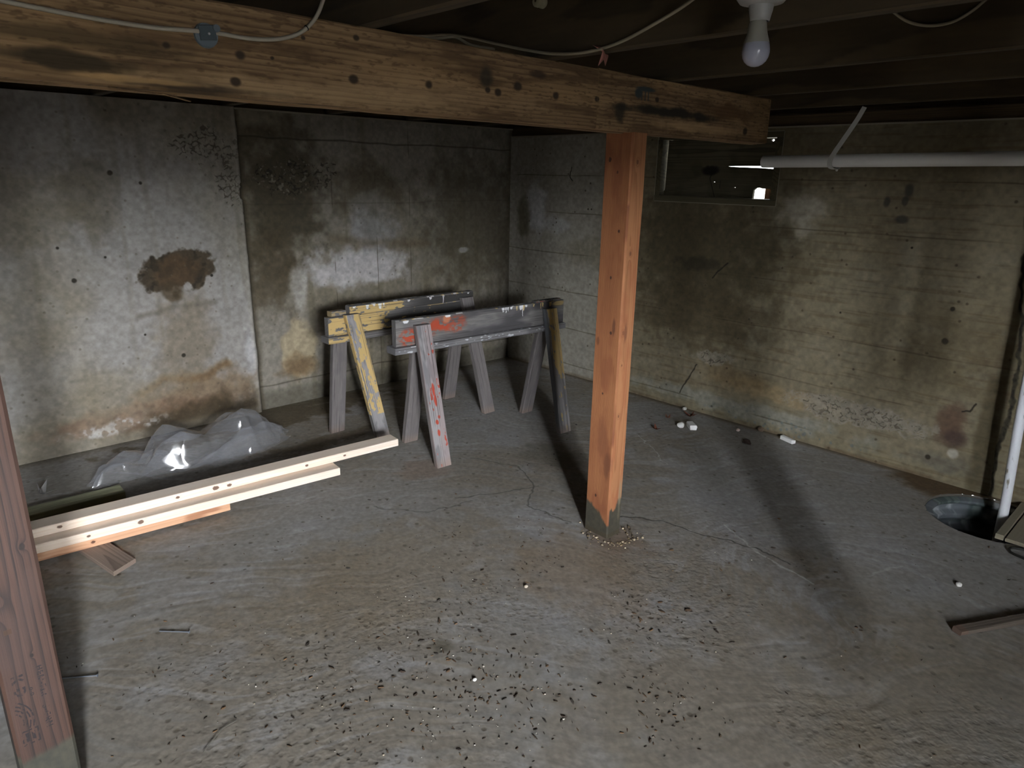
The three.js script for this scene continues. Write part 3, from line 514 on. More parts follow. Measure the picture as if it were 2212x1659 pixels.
// ---------------------------------------------------------------- windows
{
  const w = structure('window_2', 'small two-light basement window behind the camera'), { x0, x1, y0, y1 } = WINDOW, z0 = BACK_Z, z1 = BACK_Z + 0.03, xm = (x0 + x1) / 2;
  part(w, 'window_frame', mergeGeometries([box(x0, x1, y0, y0 + 0.03, z0, z1), box(x0, x1, y1 - 0.03, y1, z0, z1), box(x0, x0 + 0.03, y0 + 0.03, y1 - 0.03, z0, z1), box(x1 - 0.03, x1, y0 + 0.03, y1 - 0.03, z0, z1), box(xm - 0.01, xm + 0.01, y0 + 0.03, y1 - 0.03, z0, z1)]), joistMats[0]);
  const glass = phys({ color: 0xffffff, transmission: 0.97, thickness: 0, roughness: 0.02, ior: 1.5 });
  part(w, 'window_pane', box(x0 + 0.03, xm - 0.01, y0 + 0.03, y1 - 0.03, z0 + 0.015, z0 + 0.018), glass); part(w, 'window_pane', box(xm + 0.01, x1 - 0.03, y0 + 0.03, y1 - 0.03, z0 + 0.015, z0 + 0.018), glass);
  const d = structure('added_door_1', 'unseen plank door added behind the camera, its gap a narrow slit for light'), a = ADDED_DOOR.x0, b = ADDED_DOOR.x1 - ADDED_DOOR.gap, n = 5, pw = (b - a) / n;  // unseen door, added so its gap lets in a narrow slit of light
  for (let k = 0; k < n; k++) part(d, 'plank', box(a + k * pw + 0.002, a + (k + 1) * pw - 0.002, 0.02, ADDED_DOOR.y1 - 0.01, BACK_Z, BACK_Z + 0.025), joistMats[1]);
  for (const y of [0.3, 1.35]) part(d, 'brace', box(a + 0.02, b - 0.02, y, y + 0.1, BACK_Z + 0.025, BACK_Z + 0.05), joistMats[0]);
}
const win = structure('window_1', 'small window boarded over with two old planks, daylight showing through the gaps');
{
  const { z0, z1, y0, y1 } = WIN, old = { light: [104, 98, 78], dark: [58, 52, 38], freq: 120, contrast: 1.0 };
  const frameMat = timberMat(512, 128, { L: 0.84, h: 0.14, d: 0.04, ...old, light: [98, 92, 68], seed: 20 }, 0.0015, 0.95);
  const bx = (a, b, c, d, e, f) => { const g = box(a, b, c, d, e, f); return g; };
  part(win, 'sill', bx(3.915, 4.06, y0, y0 + 0.035, z0, z1), frameMat); part(win, 'head', bx(3.925, 4.06, y1 - 0.03, y1, z0, z1), frameMat);
  part(win, 'jamb', bx(3.92, 4.06, y0 + 0.035, y1 - 0.03, z0, z0 + 0.035), frameMat); part(win, 'jamb', bx(3.92, 4.06, y0 + 0.035, y1 - 0.03, z1 - 0.04, z1), frameMat);
  const A = z0 + 0.035, B = z1 - 0.04, Y0 = y0 + 0.035, Y1 = y1 - 0.03;
  // planks as outlines in (z, y), 2 cm thick, standing 5 cm back from the wall face
  const plank = (name, outline, holes, mat) => {
    const sh = new THREE.Shape(outline.map(([a, b]) => new THREE.Vector2(a, b)));
    for (const [a, b, r, q = 1] of holes) { const h = new THREE.Path(); h.absellipse(a, b, r, r * q, 0, Math.PI * 2, true); sh.holes.push(h); }
    const g = new THREE.ExtrudeGeometry(sh, { depth: 0.02, bevelEnabled: false, curveSegments: 10 });
    const p = g.attributes.position, uv = g.attributes.uv;
    for (let i = 0; i < p.count; i++) { const a = p.getX(i), b = p.getY(i), d = p.getZ(i); p.setXYZ(i, 3.97 + d, b, a); uv.setXY(i, (a - A) / (B - A), clamp(0.005 + 0.215 * (b - Y0) / (Y1 - Y0), 0.006, 0.22)); }
    const ix = g.index; if (!ix) for (let i = 0; i < p.count; i += 3) { const t = [p.getX(i), p.getY(i), p.getZ(i), uv.getX(i), uv.getY(i)]; p.setXYZ(i, p.getX(i + 1), p.getY(i + 1), p.getZ(i + 1)); uv.setXY(i, uv.getX(i + 1), uv.getY(i + 1)); p.setXYZ(i + 1, t[0], t[1], t[2]); uv.setXY(i + 1, t[3], t[4]); }
    g.computeVertexNormals(); return part(win, name, g, mat);
  };
  const boardMat = timberMat(1024, 512, { L: B - A, h: Y1 - Y0, d: 0.02, ...old, pith: [0.1, -0.06], seed: 21, fibre: 5, paint: (side, s, t, c) => {
    mix3(c, 60, 56, 40, ss(fbm(s * 8, t * 9, 3, 22), 0.45, 0.7) * 0.5);
    mix3(c, 26, 22, 16, blob(s, t, 0.33, -0.015, 0.05, 0.026, 0.8, 23, 0.4) * 0.9); mix3(c, 92, 84, 60, blob(s, t, 0.3, 0.03, 0.12, 0.014, 0.7, 24, 0.5) * 0.5);
    if (Math.abs(s - 0.335 - 0.4 * Math.abs(t + 0.06)) < 0.0025 && t < -0.03) mix3(c, 20, 17, 12, 0.8);
    if (Math.abs(s - 0.41) < 0.002 && t < -0.07 && t > -0.12) mix3(c, 20, 17, 12, 0.7);
  } }, 0.0015, 0.95);
  const gapL = 0.0085;
  plank('plank', [[A + gapL, 1.571], [A + 0.04, 1.571], [-2.32, 1.571], [-2.2, 1.5735], [-2.1, 1.573], [B, 1.571], [B, 1.668], [B - 0.026, 1.674], [B - 0.022, 1.698], [B, 1.702], [B, Y1 - 0.006], [B - 0.03, Y1 - 0.004], [-2.3, Y1], [A + 0.05, Y1], [A + 0.03, Y1 - 0.004], [A + gapL + 0.002, Y1]], [[B - 0.05, Y1 - 0.014, 0.011, 0.6], [B - 0.02, Y1 - 0.02, 0.009, 0.5]], boardMat);
  plank('plank', [[A + 0.0, Y0], [-2.131, Y0], [-2.129, Y0 + 0.05], [-2.115, Y0 + 0.062], [-2.09, Y0 + 0.064], [-2.075, Y0 + 0.06], [B, Y0 + 0.058], [B, 1.556], [-2.1, 1.563], [-2.2, 1.566], [-2.29, 1.5685], [-2.32, 1.571], [A + 0.04, 1.571], [A + gapL, 1.571], [A + gapL * 0.95, 1.5], [A + gapL * 0.85, 1.44], [A + gapL * 0.7, 1.42], [A, 1.415]], [[-2.40, 1.478, 0.0075, 0.45], [-2.255, 1.448, 0.0068, 0.4]], boardMat);
  const frag = part(win, 'broken_piece', place(upright(timber(0.09, 0.05, 0.014, { seed: 23, seg: 3 })).translate(0.025, 0, 0), 4.03, Y0 - 0.004, -2.06, Math.PI / 2), timberMat(128, 64, { L: 0.09, h: 0.05, d: 0.014, light: [132, 96, 72], dark: [84, 54, 38], seed: 24 })); frag.userData.label = 'reddish broken board showing in the hole';
}

// ---------------------------------------------------------------- white drain pipe, hanger, pit, pump pipe, lid, cord
const pvc = phys({ color: srgb(234, 232, 228), roughness: 0.45, clearcoat: 0.15 });
const pipeRun = thing('drain_pipe', 'white plastic pipe hung level under the joists along the right wall', 'pipe', [3.6, 1.588, -1.895]);
{
  const L = 1.358, r = 0.0302, ri = 0.0265, tilt = 0.012;
  const g = lathe([[ri, 0.12], [ri, 0], [r - 0.001, 0], [r, 0.0015], [r, L]], 40).rotateX(Math.PI / 2); g.rotateX(-tilt);
  part(pipeRun, 'pipe', g, pvc);
}
const hanger = thing('pipe_hanger', 'white plastic strap looped under the level drain pipe and nailed to a joist', 'strap', [3.6, 1.59, -1.52]);
{
  const pts = [[0.0, 0.245, 0.105], [-0.012, 0.19, 0.085], [-0.028, 0.09, 0.035], [-0.0345, 0.03, 0.004], [-0.0335, 0.0, -0.008], [-0.026, -0.026, -0.006], [0.0, -0.036, 0.004], [0.018, -0.034, 0.01], [0.03, -0.026, 0.014]];
  const curve = new THREE.CatmullRomCurve3(pts.map((p) => new THREE.Vector3(...p))), sh = new THREE.Shape(); sh.moveTo(-0.0012, -0.005); sh.lineTo(0.0012, -0.005); sh.lineTo(0.0012, 0.005); sh.lineTo(-0.0012, 0.005);
  const pos = [], idx = [], n = 70; for (let i = 0; i <= n; i++) { const p = curve.getPoint(i / n), t = curve.getTangent(i / n), w = new THREE.Vector3(0, 0, 1).addScaledVector(t, -t.z).normalize().multiplyScalar(0.0115), o = new THREE.Vector3().crossVectors(t, w).normalize().multiplyScalar(0.001); for (const [a, b] of [[1, 1], [-1, 1], [-1, -1], [1, -1]]) pos.push(p.x + a * w.x + b * o.x, p.y + a * w.y + b * o.y, p.z + a * w.z + b * o.z); }
  for (let i = 0; i < n; i++) for (let k = 0; k < 4; k++) { const a = i * 4 + k, b = i * 4 + (k + 1) % 4; idx.push(a, a + 4, b, b, a + 4, b + 4); }
  let g = new THREE.BufferGeometry(); g.setAttribute('position', new THREE.Float32BufferAttribute(pos, 3)); g.setIndex(idx); g = toCreasedNormals(g, 0.6);
  part(hanger, 'strap', g, std({ color: srgb(196, 194, 188), roughness: 0.6 }));
  part(hanger, 'strap_button', new THREE.SphereGeometry(0.006, 12, 8).translate(-0.004, -0.041, 0.02), std({ color: srgb(210, 208, 202), roughness: 0.5 }));
}
const liner = thing('sump_liner', 'ribbed dark plastic liner of the round pit in the floor', 'pit liner', [PIT.x, 0, PIT.z]);
{
  const pts = [[0.0, -0.62], [0.2, -0.62], [0.212, -0.6]]; for (let i = 0; i < 80; i++) { const y = -0.58 + i * 0.0071; pts.push([0.216 + 0.03 * ss(Math.sin(y * 2 * Math.PI / 0.085), -0.5, 0.5), y]); }
  pts.push([0.246, -0.012], [0.248, -0.012], [0.249, -0.03]);
  part(liner, 'liner', lathe(pts, 72), std({ ...maps(512, 256, (u, v, c) => { const a = u * 6.28 * 0.24, n = fbm(a * 26, v * 9, 4, 100); c[0] = 92; c[1] = 97; c[2] = 101; mix3(c, 168, 172, 172, ss(n, 0.48, 0.72) * 0.75); mix3(c, 44, 58, 52, ss(fbm(a * 9, v * 6, 3, 101), 0.5, 0.7) * 0.6); c[3] = n; }), bumpScale: 0.001, roughness: 0.8, side: THREE.DoubleSide }));
}
const riser = thing('pump_pipe', 'white plastic pump pipe rising from the pit in front of the right wall', 'pipe', [3.7, 0, -0.533]);
{
  const up = new THREE.CatmullRomCurve3([[0.002, -0.56, 0.004], [0.0, -0.1, 0.0], [0.0, 0.05, -0.003], [0.0, 0.5, -0.027], [0.0, 1.0, -0.045], [0.0, 1.56, -0.06]].map((p) => new THREE.Vector3(...p)));
  part(riser, 'pipe', new THREE.TubeGeometry(up, 40, 0.0205, 28), std({ ...maps(256, 256, (u, v, c) => { const n = fbm(u * 40, v * 8, 4, 102); c[0] = 222; c[1] = 223; c[2] = 228; mix3(c, 120, 112, 96, ss(n, 0.68, 0.78) * 0.8); c[3] = 0.5; }), bumpScale: 0, roughness: 0.4 }));
  const el = part(riser, 'elbow', tube([[0, 1.5, -0.058], [0, 1.575, -0.058], [-0.03, 1.606, -0.05], [-0.08, 1.606, -0.03], [-0.1, 1.606, 0.0]], 0.027, 30, 20), pvc);
}
const lid = thing('pit_lid', 'grey-tan square board laid over the right half of the pit', 'board', [3.435, 0.002, -0.508]);
{
  const m = timberMat(512, 256, { L: 0.44, h: 0.02, d: 0.5, light: [150, 142, 122], dark: [118, 110, 92], freq: 60, seed: 26, contrast: 0.5 }, 0.0008, 0.8);
  part(lid, 'board', place(timber(0.455, 0.016, 0.46, { seed: 27, wob: 0.0006, ease: 0.002 }), 0, 0, 0.27), m);
  part(lid, 'edge_strip', place(timber(0.455, 0.024, 0.032, { seed: 28, wob: 0.0006, ease: 0.002 }), 0, 0, 0.018), m);
}
solo('power_cord', tube([[3.41, 0.006, -0.16], [3.405, 0.008, -0.28], [3.395, 0.012, -0.38], [3.365, 0.01, -0.435], [3.335, 0.006, -0.425], [3.318, 0.006, -0.38], [3.3, 0.006, -0.31], [3.27, 0.006, -0.2], [3.2, 0.006, 0.0]], 0.0055, 60), std({ color: 0x15140f, roughness: 0.6 }), 'black power cord bent on the floor beside the pit lid', 'cord');

// ---------------------------------------------------------------- lamp, cables, clip, leaf
const white = std({ color: srgb(158, 156, 152), roughness: 0.5 });
const holder = thing('lamp_holder', 'white round lamp holder fixed under the joists, holding the bare bulb', 'lamp holder', [1.527, 0, -0.85]);
part(holder, 'base_plate', lathe([[0, 1.9], [0.058, 1.9], [0.06, 1.893], [0.057, 1.878], [0.046, 1.864], [0.03, 1.86], [0.026, 1.859]]), white);
part(holder, 'socket', lathe([[0.027, 1.868], [0.025, 1.85], [0.0215, 1.834], [0.0205, 1.828], [0.018, 1.828], [0.018, 1.84]]), white);
const cleat = thing('lamp_cleat', 'rough board across two joists that carries the lamp holder', 'board', [1.062, 1.9, -0.85]);
part(cleat, 'board', timber(0.616, 0.03, 0.12, { seed: 33 }), joistMats[1]);
const bulb = thing('light_bulb', 'unlit white bulb hanging below the joists', 'light bulb', [1.527, 1.737, -0.85]); bulb.rotation.set(-0.03, 0, 0.02);
part(bulb, 'diffuser', lathe([[0, 0], [0.008, 0.0008], [0.016, 0.0042], [0.023, 0.0105], [0.0275, 0.0185], [0.0295, 0.0275], [0.0295, 0.033], [0.0285, 0.042], [0.0272, 0.0475]], 48), phys({ color: srgb(160, 160, 174), roughness: 0.22, clearcoat: 0.3, clearcoatRoughness: 0.1 }));
part(bulb, 'bulb_housing', lathe([[0.0272, 0.0475], [0.0262, 0.051], [0.022, 0.065], [0.0195, 0.078], [0.0185, 0.0885], [0.0165, 0.092]], 48), std({ color: srgb(146, 142, 131), roughness: 0.55 }));
part(bulb, 'screw_cap', lathe([[0.0135, 0.09], [0.013, 0.098], [0.0135, 0.1], [0.013, 0.103], [0.0135, 0.106], [0.012, 0.115]], 32), std({ color: srgb(120, 116, 108), roughness: 0.35, metalness: 0.9 }));

const cableMat = std({ color: srgb(158, 149, 133), roughness: 0.55 }), dirtyCable = std({ color: srgb(150, 140, 118), roughness: 0.7 });
const c1 = thing('electric_cable', 'pale cable running along the face of the beam and looping up past the joist', 'cable', [0, 0, 0], 'electric cables strung under the floor');
part(c1, 'sheath', tube([[0.0, 1.81, -1.633], [0.16, 1.792, -1.632], [0.272, 1.781, -1.634], [0.417, 1.7735, -1.634], [0.525, 1.7725, -1.634], [0.617, 1.778, -1.634], [0.66, 1.7795, -1.634], [0.706, 1.777, -1.63], [0.75, 1.778, -1.622], [0.79, 1.784, -1.615], [0.825, 1.796, -1.61], [0.85, 1.812, -1.607], [0.875, 1.838, -1.605], [0.893, 1.87, -1.605], [0.91, 1.91, -1.61], [0.94, 2.0, -1.64], [0.95, 2.075, -1.68]], 0.0046, 140), cableMat);
part(c1, 'tape_band', new THREE.TorusGeometry(0.0052, 0.0013, 8, 18).rotateX(Math.PI / 2).rotateZ(-0.9).translate(0.8515, 1.8135, -1.607), std({ color: 0x1a1a18 })).userData.label = 'thin black tape band';
const c2 = thing('electric_cable', 'grey cable sagging under the joist that holds the dry leaf', 'cable', [0, 0, 0], 'electric cables strung under the floor');
part(c2, 'sheath', tube([[1.672, 2.05, -2.7], [1.672, 1.99, -2.34], [1.672, 1.965, -2.1], [1.672, 1.907, -1.85], [1.672, 1.877, -1.72], [1.672, 1.855, -1.6], [1.67, 1.847, -1.465], [1.666, 1.859, -1.345], [1.656, 1.89, -1.22], [1.645, 1.92, -1.12], [1.635, 1.95, -1.05], [1.63, 2.0, -0.95], [1.63, 2.05, -0.8]], 0.0046, 120), dirtyCable);
const c3 = thing('electric_cable', 'grey cable hanging in a short loop to the right of the bulb', 'cable', [0, 0, 0], 'electric cables strung under the floor');
part(c3, 'sheath', tube([[2.33, 2.07, -0.95], [2.335, 2.012, -0.918], [2.335, 1.975, -0.88], [2.335, 1.941, -0.831], [2.335, 1.924, -0.773], [2.335, 1.927, -0.716], [2.335, 1.947, -0.675], [2.335, 1.972, -0.645], [2.335, 2.05, -0.56]], 0.0043, 80), dirtyCable);
const c4 = thing('electric_cable', 'short pale cable end lying in the shadow on top of the beam', 'cable', [0, 0, 0], 'electric cables strung under the floor');
part(c4, 'sheath', tube([[1.17, 1.852, -1.7], [1.24, 1.853, -1.69], [1.3, 1.86, -1.69], [1.36, 1.872, -1.7], [1.45, 1.868, -1.74], [1.6, 1.88, -1.8]], 0.004, 40), dirtyCable);
const clipMat = phys({ color: srgb(112, 122, 128), roughness: 0.45, metalness: 0.4 });
const clip = thing('cable_clip', 'blue-grey round metal clip holding the pale cable to the beam', 'clip', [0.632, 1.772, -1.64]);
part(clip, 'disc', new THREE.CylinderGeometry(0.024, 0.025, 0.006, 36).rotateX(Math.PI / 2).translate(0, 0, 0.003), clipMat);
part(clip, 'square_plate', place(timber(0.034, 0.03, 0.006, { ease: 0.0015, wob: 0, seg: 2 }), -0.014, -0.012, 0.009, 0, 0.12), std({ color: srgb(78, 88, 92), roughness: 0.6, metalness: 0.3 }));
part(clip, 'knob', new THREE.CylinderGeometry(0.0075, 0.008, 0.016, 20).rotateX(Math.PI / 2).translate(0.019, 0.015, 0.009), clipMat);
part(clip, 'nail_head', new THREE.SphereGeometry(0.003, 12, 8).translate(0.003, 0.003, 0.013), std({ color: 0xb8bcc0, metalness: 0.8, roughness: 0.4 }));
const knob = thing('insulator_knob', 'cream porcelain knob on the side of a dark joist at the top edge', 'insulator', [1.679, 2.004, -1.66]);
part(knob, 'porcelain', lathe([[0, 0], [0.014, 0], [0.017, 0.004], [0.017, 0.012], [0.011, 0.015], [0.011, 0.021], [0.017, 0.024], [0.017, 0.034], [0.012, 0.038], [0.004, 0.038]], 28).rotateZ(Math.PI / 2), std({ color: srgb(150, 142, 116), roughness: 0.5 }));
// a dry maple leaf: lobed outline, curled
function leafGeo(size, curl, seed, lobes = 5) {
  const r = rng(seed), out = []; for (let i = 0; i < lobes * 2; i++) { const a = (i / (lobes * 2)) * Math.PI * 1.7 + 0.25 * Math.PI - Math.PI * 0.1, rad = (i % 2 ? 0.42 : 0.85 + 0.3 * r()) * size; out.push([Math.cos(a) * rad, Math.sin(a) * rad]); }
  out.push([0.06 * size, -0.3 * size], [-0.06 * size, -0.3 * size]);
  const front = [], idx = [], n = out.length; const bend = ([x, y], k) => [x, y, (x * x + y * y) / size * curl + (vn(x / size * 3 + seed, y / size * 3) - 0.5) * size * 0.4 - k];
  for (const k of [0, 0.0006]) { front.push(...bend([0, 0], k)); for (const p of out) front.push(...bend([p[0] * 0.55, p[1] * 0.55], k)); for (const p of out) front.push(...bend(p, k)); }
  const half = 1 + 2 * n; for (let s = 0; s < 2; s++) for (let i = 0; i < n; i++) { const o = s * half, a = o + 1 + i, b = o + 1 + (i + 1) % n, c = a + n, d = b + n; const t = [[o, a, b], [a, c, b], [b, c, d]]; for (const q of t) s ? idx.push(q[0], q[2], q[1]) : idx.push(...q); }
  const g = new THREE.BufferGeometry(); g.setAttribute('position', new THREE.Float32BufferAttribute(front, 3)); g.setIndex(idx); g.computeVertexNormals(); return g;
}
solo('dry_leaf', place(leafGeo(0.035, 0.5, 3), 1.68, 1.838, -1.41, 1.2, 0.2, 2.6), std({ color: srgb(176, 122, 112), roughness: 0.9, side: THREE.DoubleSide }), 'pinkish dry leaf caught between the grey cable and the joist', 'leaf');

// ---------------------------------------------------------------- lumber on the floor at the left
const studMat = (seed, light, dark, knots, paint, w = 2048) => timberMat(w, 256, { L: 2.44, h: 0.038, d: 0.089, light, dark, freq: 210, pith: [-0.05, -0.12], wave: 0.004, seed, contrast: 0.7, knots, paint }, 0.0007, 0.75);
function stud(label, mat, x, y, z, ry, L = 2.44, o = {}) {                       // (x, y, z): lower front corner of the right-hand end
  const g = timber(L, 0.038, 0.089, { ease: 0.0025, wob: 0.0008, seed: o.seed || 3, ...o }); g.translate(-L, 0, -0.0445);
  const m = solo('lumber_board', g, mat, label, 'lumber'); m.position.set(x, y, z); m.rotation.y = ry; return m;
}
const pale = [240, 225, 210], paleDark = [222, 197, 172];
stud('longest pale two-by-four, lying on top of the shorter pale one, reaching the sawhorse foot', studMat(110, pale, paleDark, [[0, 1.34, 0.003, 0.007], [0, 1.5, 0.002, 0.012], [0, 1.56, 0, 0.009], [0, 1.93, 0, 0.007], [0, 2.13, 0.004, 0.006], [0, 0.9, 0.004, 0.008]]), 1.925, 0.0995, -2.905, -0.073, 2.44, { seed: 11 });
stud('pale two-by-four in the middle of the stack, its square end halfway along the longest', studMat(111, pale, paleDark, [[0, 1.12, 0.002, 0.007], [0, 1.55, 0.004, 0.01], [0, 1.36, 0.0, 0.006]]), 1.545, 0.0595, -2.853, -0.09, 2.44, { seed: 12 });
stud('orange-stained board with a chewed edge at the bottom of the lumber stack', studMat(112, [214, 170, 136], [186, 136, 102], [[0, 1.9, 0.003, 0.007], [0, 1.2, 0, 0.008]], (side, s, t, c) => { mix3(c, 132, 80, 52, ss(fbm(s * 6, t * 30, 3, 113), 0.5, 0.7) * 0.5); }), 1.022, 0.0195, -2.918, -0.083, 2.44, { seed: 13, wob: 0.0014 });
{
  const g = timber(0.3, 0.019, 0.1, { ease: 0.002, wob: 0.0015, seed: 14, cut1: 0.03 });
  const m = solo('spacer_block', g, timberMat(512, 256, { L: 0.3, h: 0.019, d: 0.1, light: [150, 132, 118], dark: [104, 88, 78], freq: 140, seed: 114 }, 0.001, 0.85), 'short brown board sticking out on the floor from under the lumber stack', 'board');
  m.rotation.y = -1.32 - 0.05; m.position.set(0.476, 0, -3.03);
}
const greenPaint = (side, s, t, c) => mix3(c, 196, 196, 158, ss(fbm(s * 5, t * 40, 3, 116), 0.5, 0.7) * 0.5);
const greenMat = timberMat(1024, 256, { L: 1.6, h: 0.038, d: 0.1, light: [166, 166, 138], dark: [118, 120, 94], freq: 130, seed: 115, paint: greenPaint }, 0.001, 0.85);
{
  const a = solo('treated_board', timber(1.6, 0.038, 0.105, { seed: 15, ease: 0.003 }).translate(-1.6, 0, 0), greenMat, 'greenish treated board behind the lumber stack, tucked under the plastic sheet', 'board'); a.position.set(0.716, 0.0, -3.44); a.rotation.y = -0.02;
  const b = solo('treated_board', timber(1.6, 0.019, 0.08, { seed: 16, ease: 0.003 }).translate(-1.6, 0, 0), greenMat, 'thinner greenish board on the floor between the treated board and the pale lumber', 'board'); b.position.set(0.76, 0.0, -3.315); b.rotation.y = -0.02;
}
// brown stick at the lower right
{
  const m = solo('wood_stick', timber(0.62, 0.022, 0.036, { ease: 0.004, wob: 0.004, seed: 17 }), timberMat(512, 256, { L: 0.62, h: 0.022, d: 0.036, light: [106, 95, 84], dark: [66, 56, 48], freq: 160, seed: 117, paint: (side, s, t, c) => { if (s < 0.03) mix3(c, 112, 74, 58, 0.3); } }, 0.0015, 0.9), 'weathered brown stick on the floor below the pit, its broken end reddish', 'stick');
  m.position.set(2.545, 0, -0.415); m.rotation.y = -0.5;
}

// ---------------------------------------------------------------- sawhorses
const greyWood = { light: [134, 130, 127], dark: [80, 77, 76] };
const YEL = [196, 166, 108], RED = [168, 52, 32];
const flake = (s, t, k, seed) => ss(fbm(s * 26, t * 60, 4, seed), k, k + 0.05);
function horsePaint(kind, o) {
  return (side, s, t, c, late) => {
    if (side === 0 && /yellow|red/.test(kind)) mix3(c, 168, 164, 166, 0.55);
    mix3(c, 92, 90, 92, ss(fbm(s * 12, t * 30, 3, o.seed), 0.48, 0.75) * 0.5);
    if (kind === 'yellow_leg') { if (side === 0 || side === 1) { const edgeY = side === 1 ? 0.3 : (t < -0.008 ? 0.32 : t > 0.034 ? 0.62 : 0.46); mixc(c, YEL, flake(s, t, edgeY + 0.1 * ss(0.28 - s, 0, 0.2) + (s < 0.15 ? 0.4 : 0), o.seed + 1) * 0.95); } }
    if (kind === 'yellow_half') { if (side === 0) mixc(c, YEL, flake(s, t, 0.34 + 0.3 * ss(0.34 - s, -0.06, 0.08) + 0.3 * ss(t, 0.02, 0.045), o.seed + 1) * 0.92); if (side === 1) mix3(c, 78, 84, 92, 0.5); }
    if (kind === 'red_leg') { mix3(c, 150, 124, 122, 0.35 * (1 - ss(t, -0.02, 0.03))); if (side === 0) { let r = 0; for (const [y, q, ry] of REDS) r = Math.max(r, blob(s, t, y, q, ry, 0.009, 1.3, o.seed + 3, 0.25)); mixc(c, RED, Math.max(r, 0.9 * flake(s, t, 0.7, o.seed + 2)) * 0.85); } }
    if (kind === 'plain_leg') mix3(c, 110, 96, 96, 0.25);
    if (s < 0.06 && kind !== 'rail') mix3(c, 142, 116, 98, (1 - ss(s, 0.0, 0.06 + 0.02 * vn(t * 200, 3, 2))) * 0.4);
    if (o.extra) o.extra(side, s, t, c);
    const crack = ss(fbm(s * 3, t * 260, 2, o.seed + 5), 0.66, 0.76); mix3(c, 58, 54, 54, crack * 0.5);
  };
}
const REDS = [[0.42, 0.0, 0.035], [0.36, -0.004, 0.03], [0.27, -0.012, 0.012], [0.245, 0.006, 0.012], [0.19, 0.004, 0.016]];
const legMat = (kind, seed) => timberMat(1024, 256, { L: 0.76, h: 0.089, d: 0.036, ...greyWood, freq: 170, seed, contrast: 1.0, paint: horsePaint(kind, { seed }) }, 0.0012, 0.9);
const legYellow = legMat('yellow_leg', 120), legHalf = legMat('yellow_half', 124), legRed = legMat('red_leg', 128), legPlain = legMat('plain_leg', 132), legPlain2 = legMat('plain_leg', 133);
// a leg from the floor point to the top point, both ends cut level; the wide side (side 0 of the timber) faces out
function leg(foot, top, out) {
  const L = Math.hypot(top[1] - foot[1], top[0] - foot[0], top[2] - foot[2]), g = timber(L, 0.089, 0.036, { ease: 0.003, wob: 0.001, seed: foot[0] * 7 + 3, seg: 12 });
  // X -> along the leg; Y -> sideways along the horse; Z -> outwards (level, so the ends stay level)
  g.translate(0, -0.0445, 0);
  const ax = new THREE.Vector3(top[0] - foot[0], top[1] - foot[1], top[2] - foot[2]).multiplyScalar(1 / L), side = out > 0 ? -1 : 1;
  const m = new THREE.Matrix4().makeBasis(ax, new THREE.Vector3(side, 0, 0), new THREE.Vector3(0, 0, out)); m.setPosition(...foot);
  g.applyMatrix4(m); g.computeVertexNormals(); return g;
}
function railMat(L, h, d, seed, extra, base = greyWood) { return timberMat(1024, 256, { L, h, d, ...base, freq: 120, seed, contrast: 0.9, paint: horsePaint('rail', { seed, extra }) }, 0.0014, 0.85); }
const drips = (list, s, t, top, seed) => { let k = 0; for (const [x, w, len] of list) { if (Math.abs(s - x) > w * 1.6) continue; const q = Math.abs(s - x + 0.004 * (vn(t * 300, x * 40, seed) - 0.5)) / (w * (0.55 + 0.45 * ss(t, top - len, top))); k = Math.max(k, (1 - ss(q, 0.7, 1)) * ss(t, top - len, top - len + 0.004)); } return k; };
const front = thing('sawhorse', 'nearer sawhorse with a grey rail splashed red at the left and a red-specked front leg', 'sawhorse', [2.525, 0, -2.895]);
front.rotation.y = -0.075;
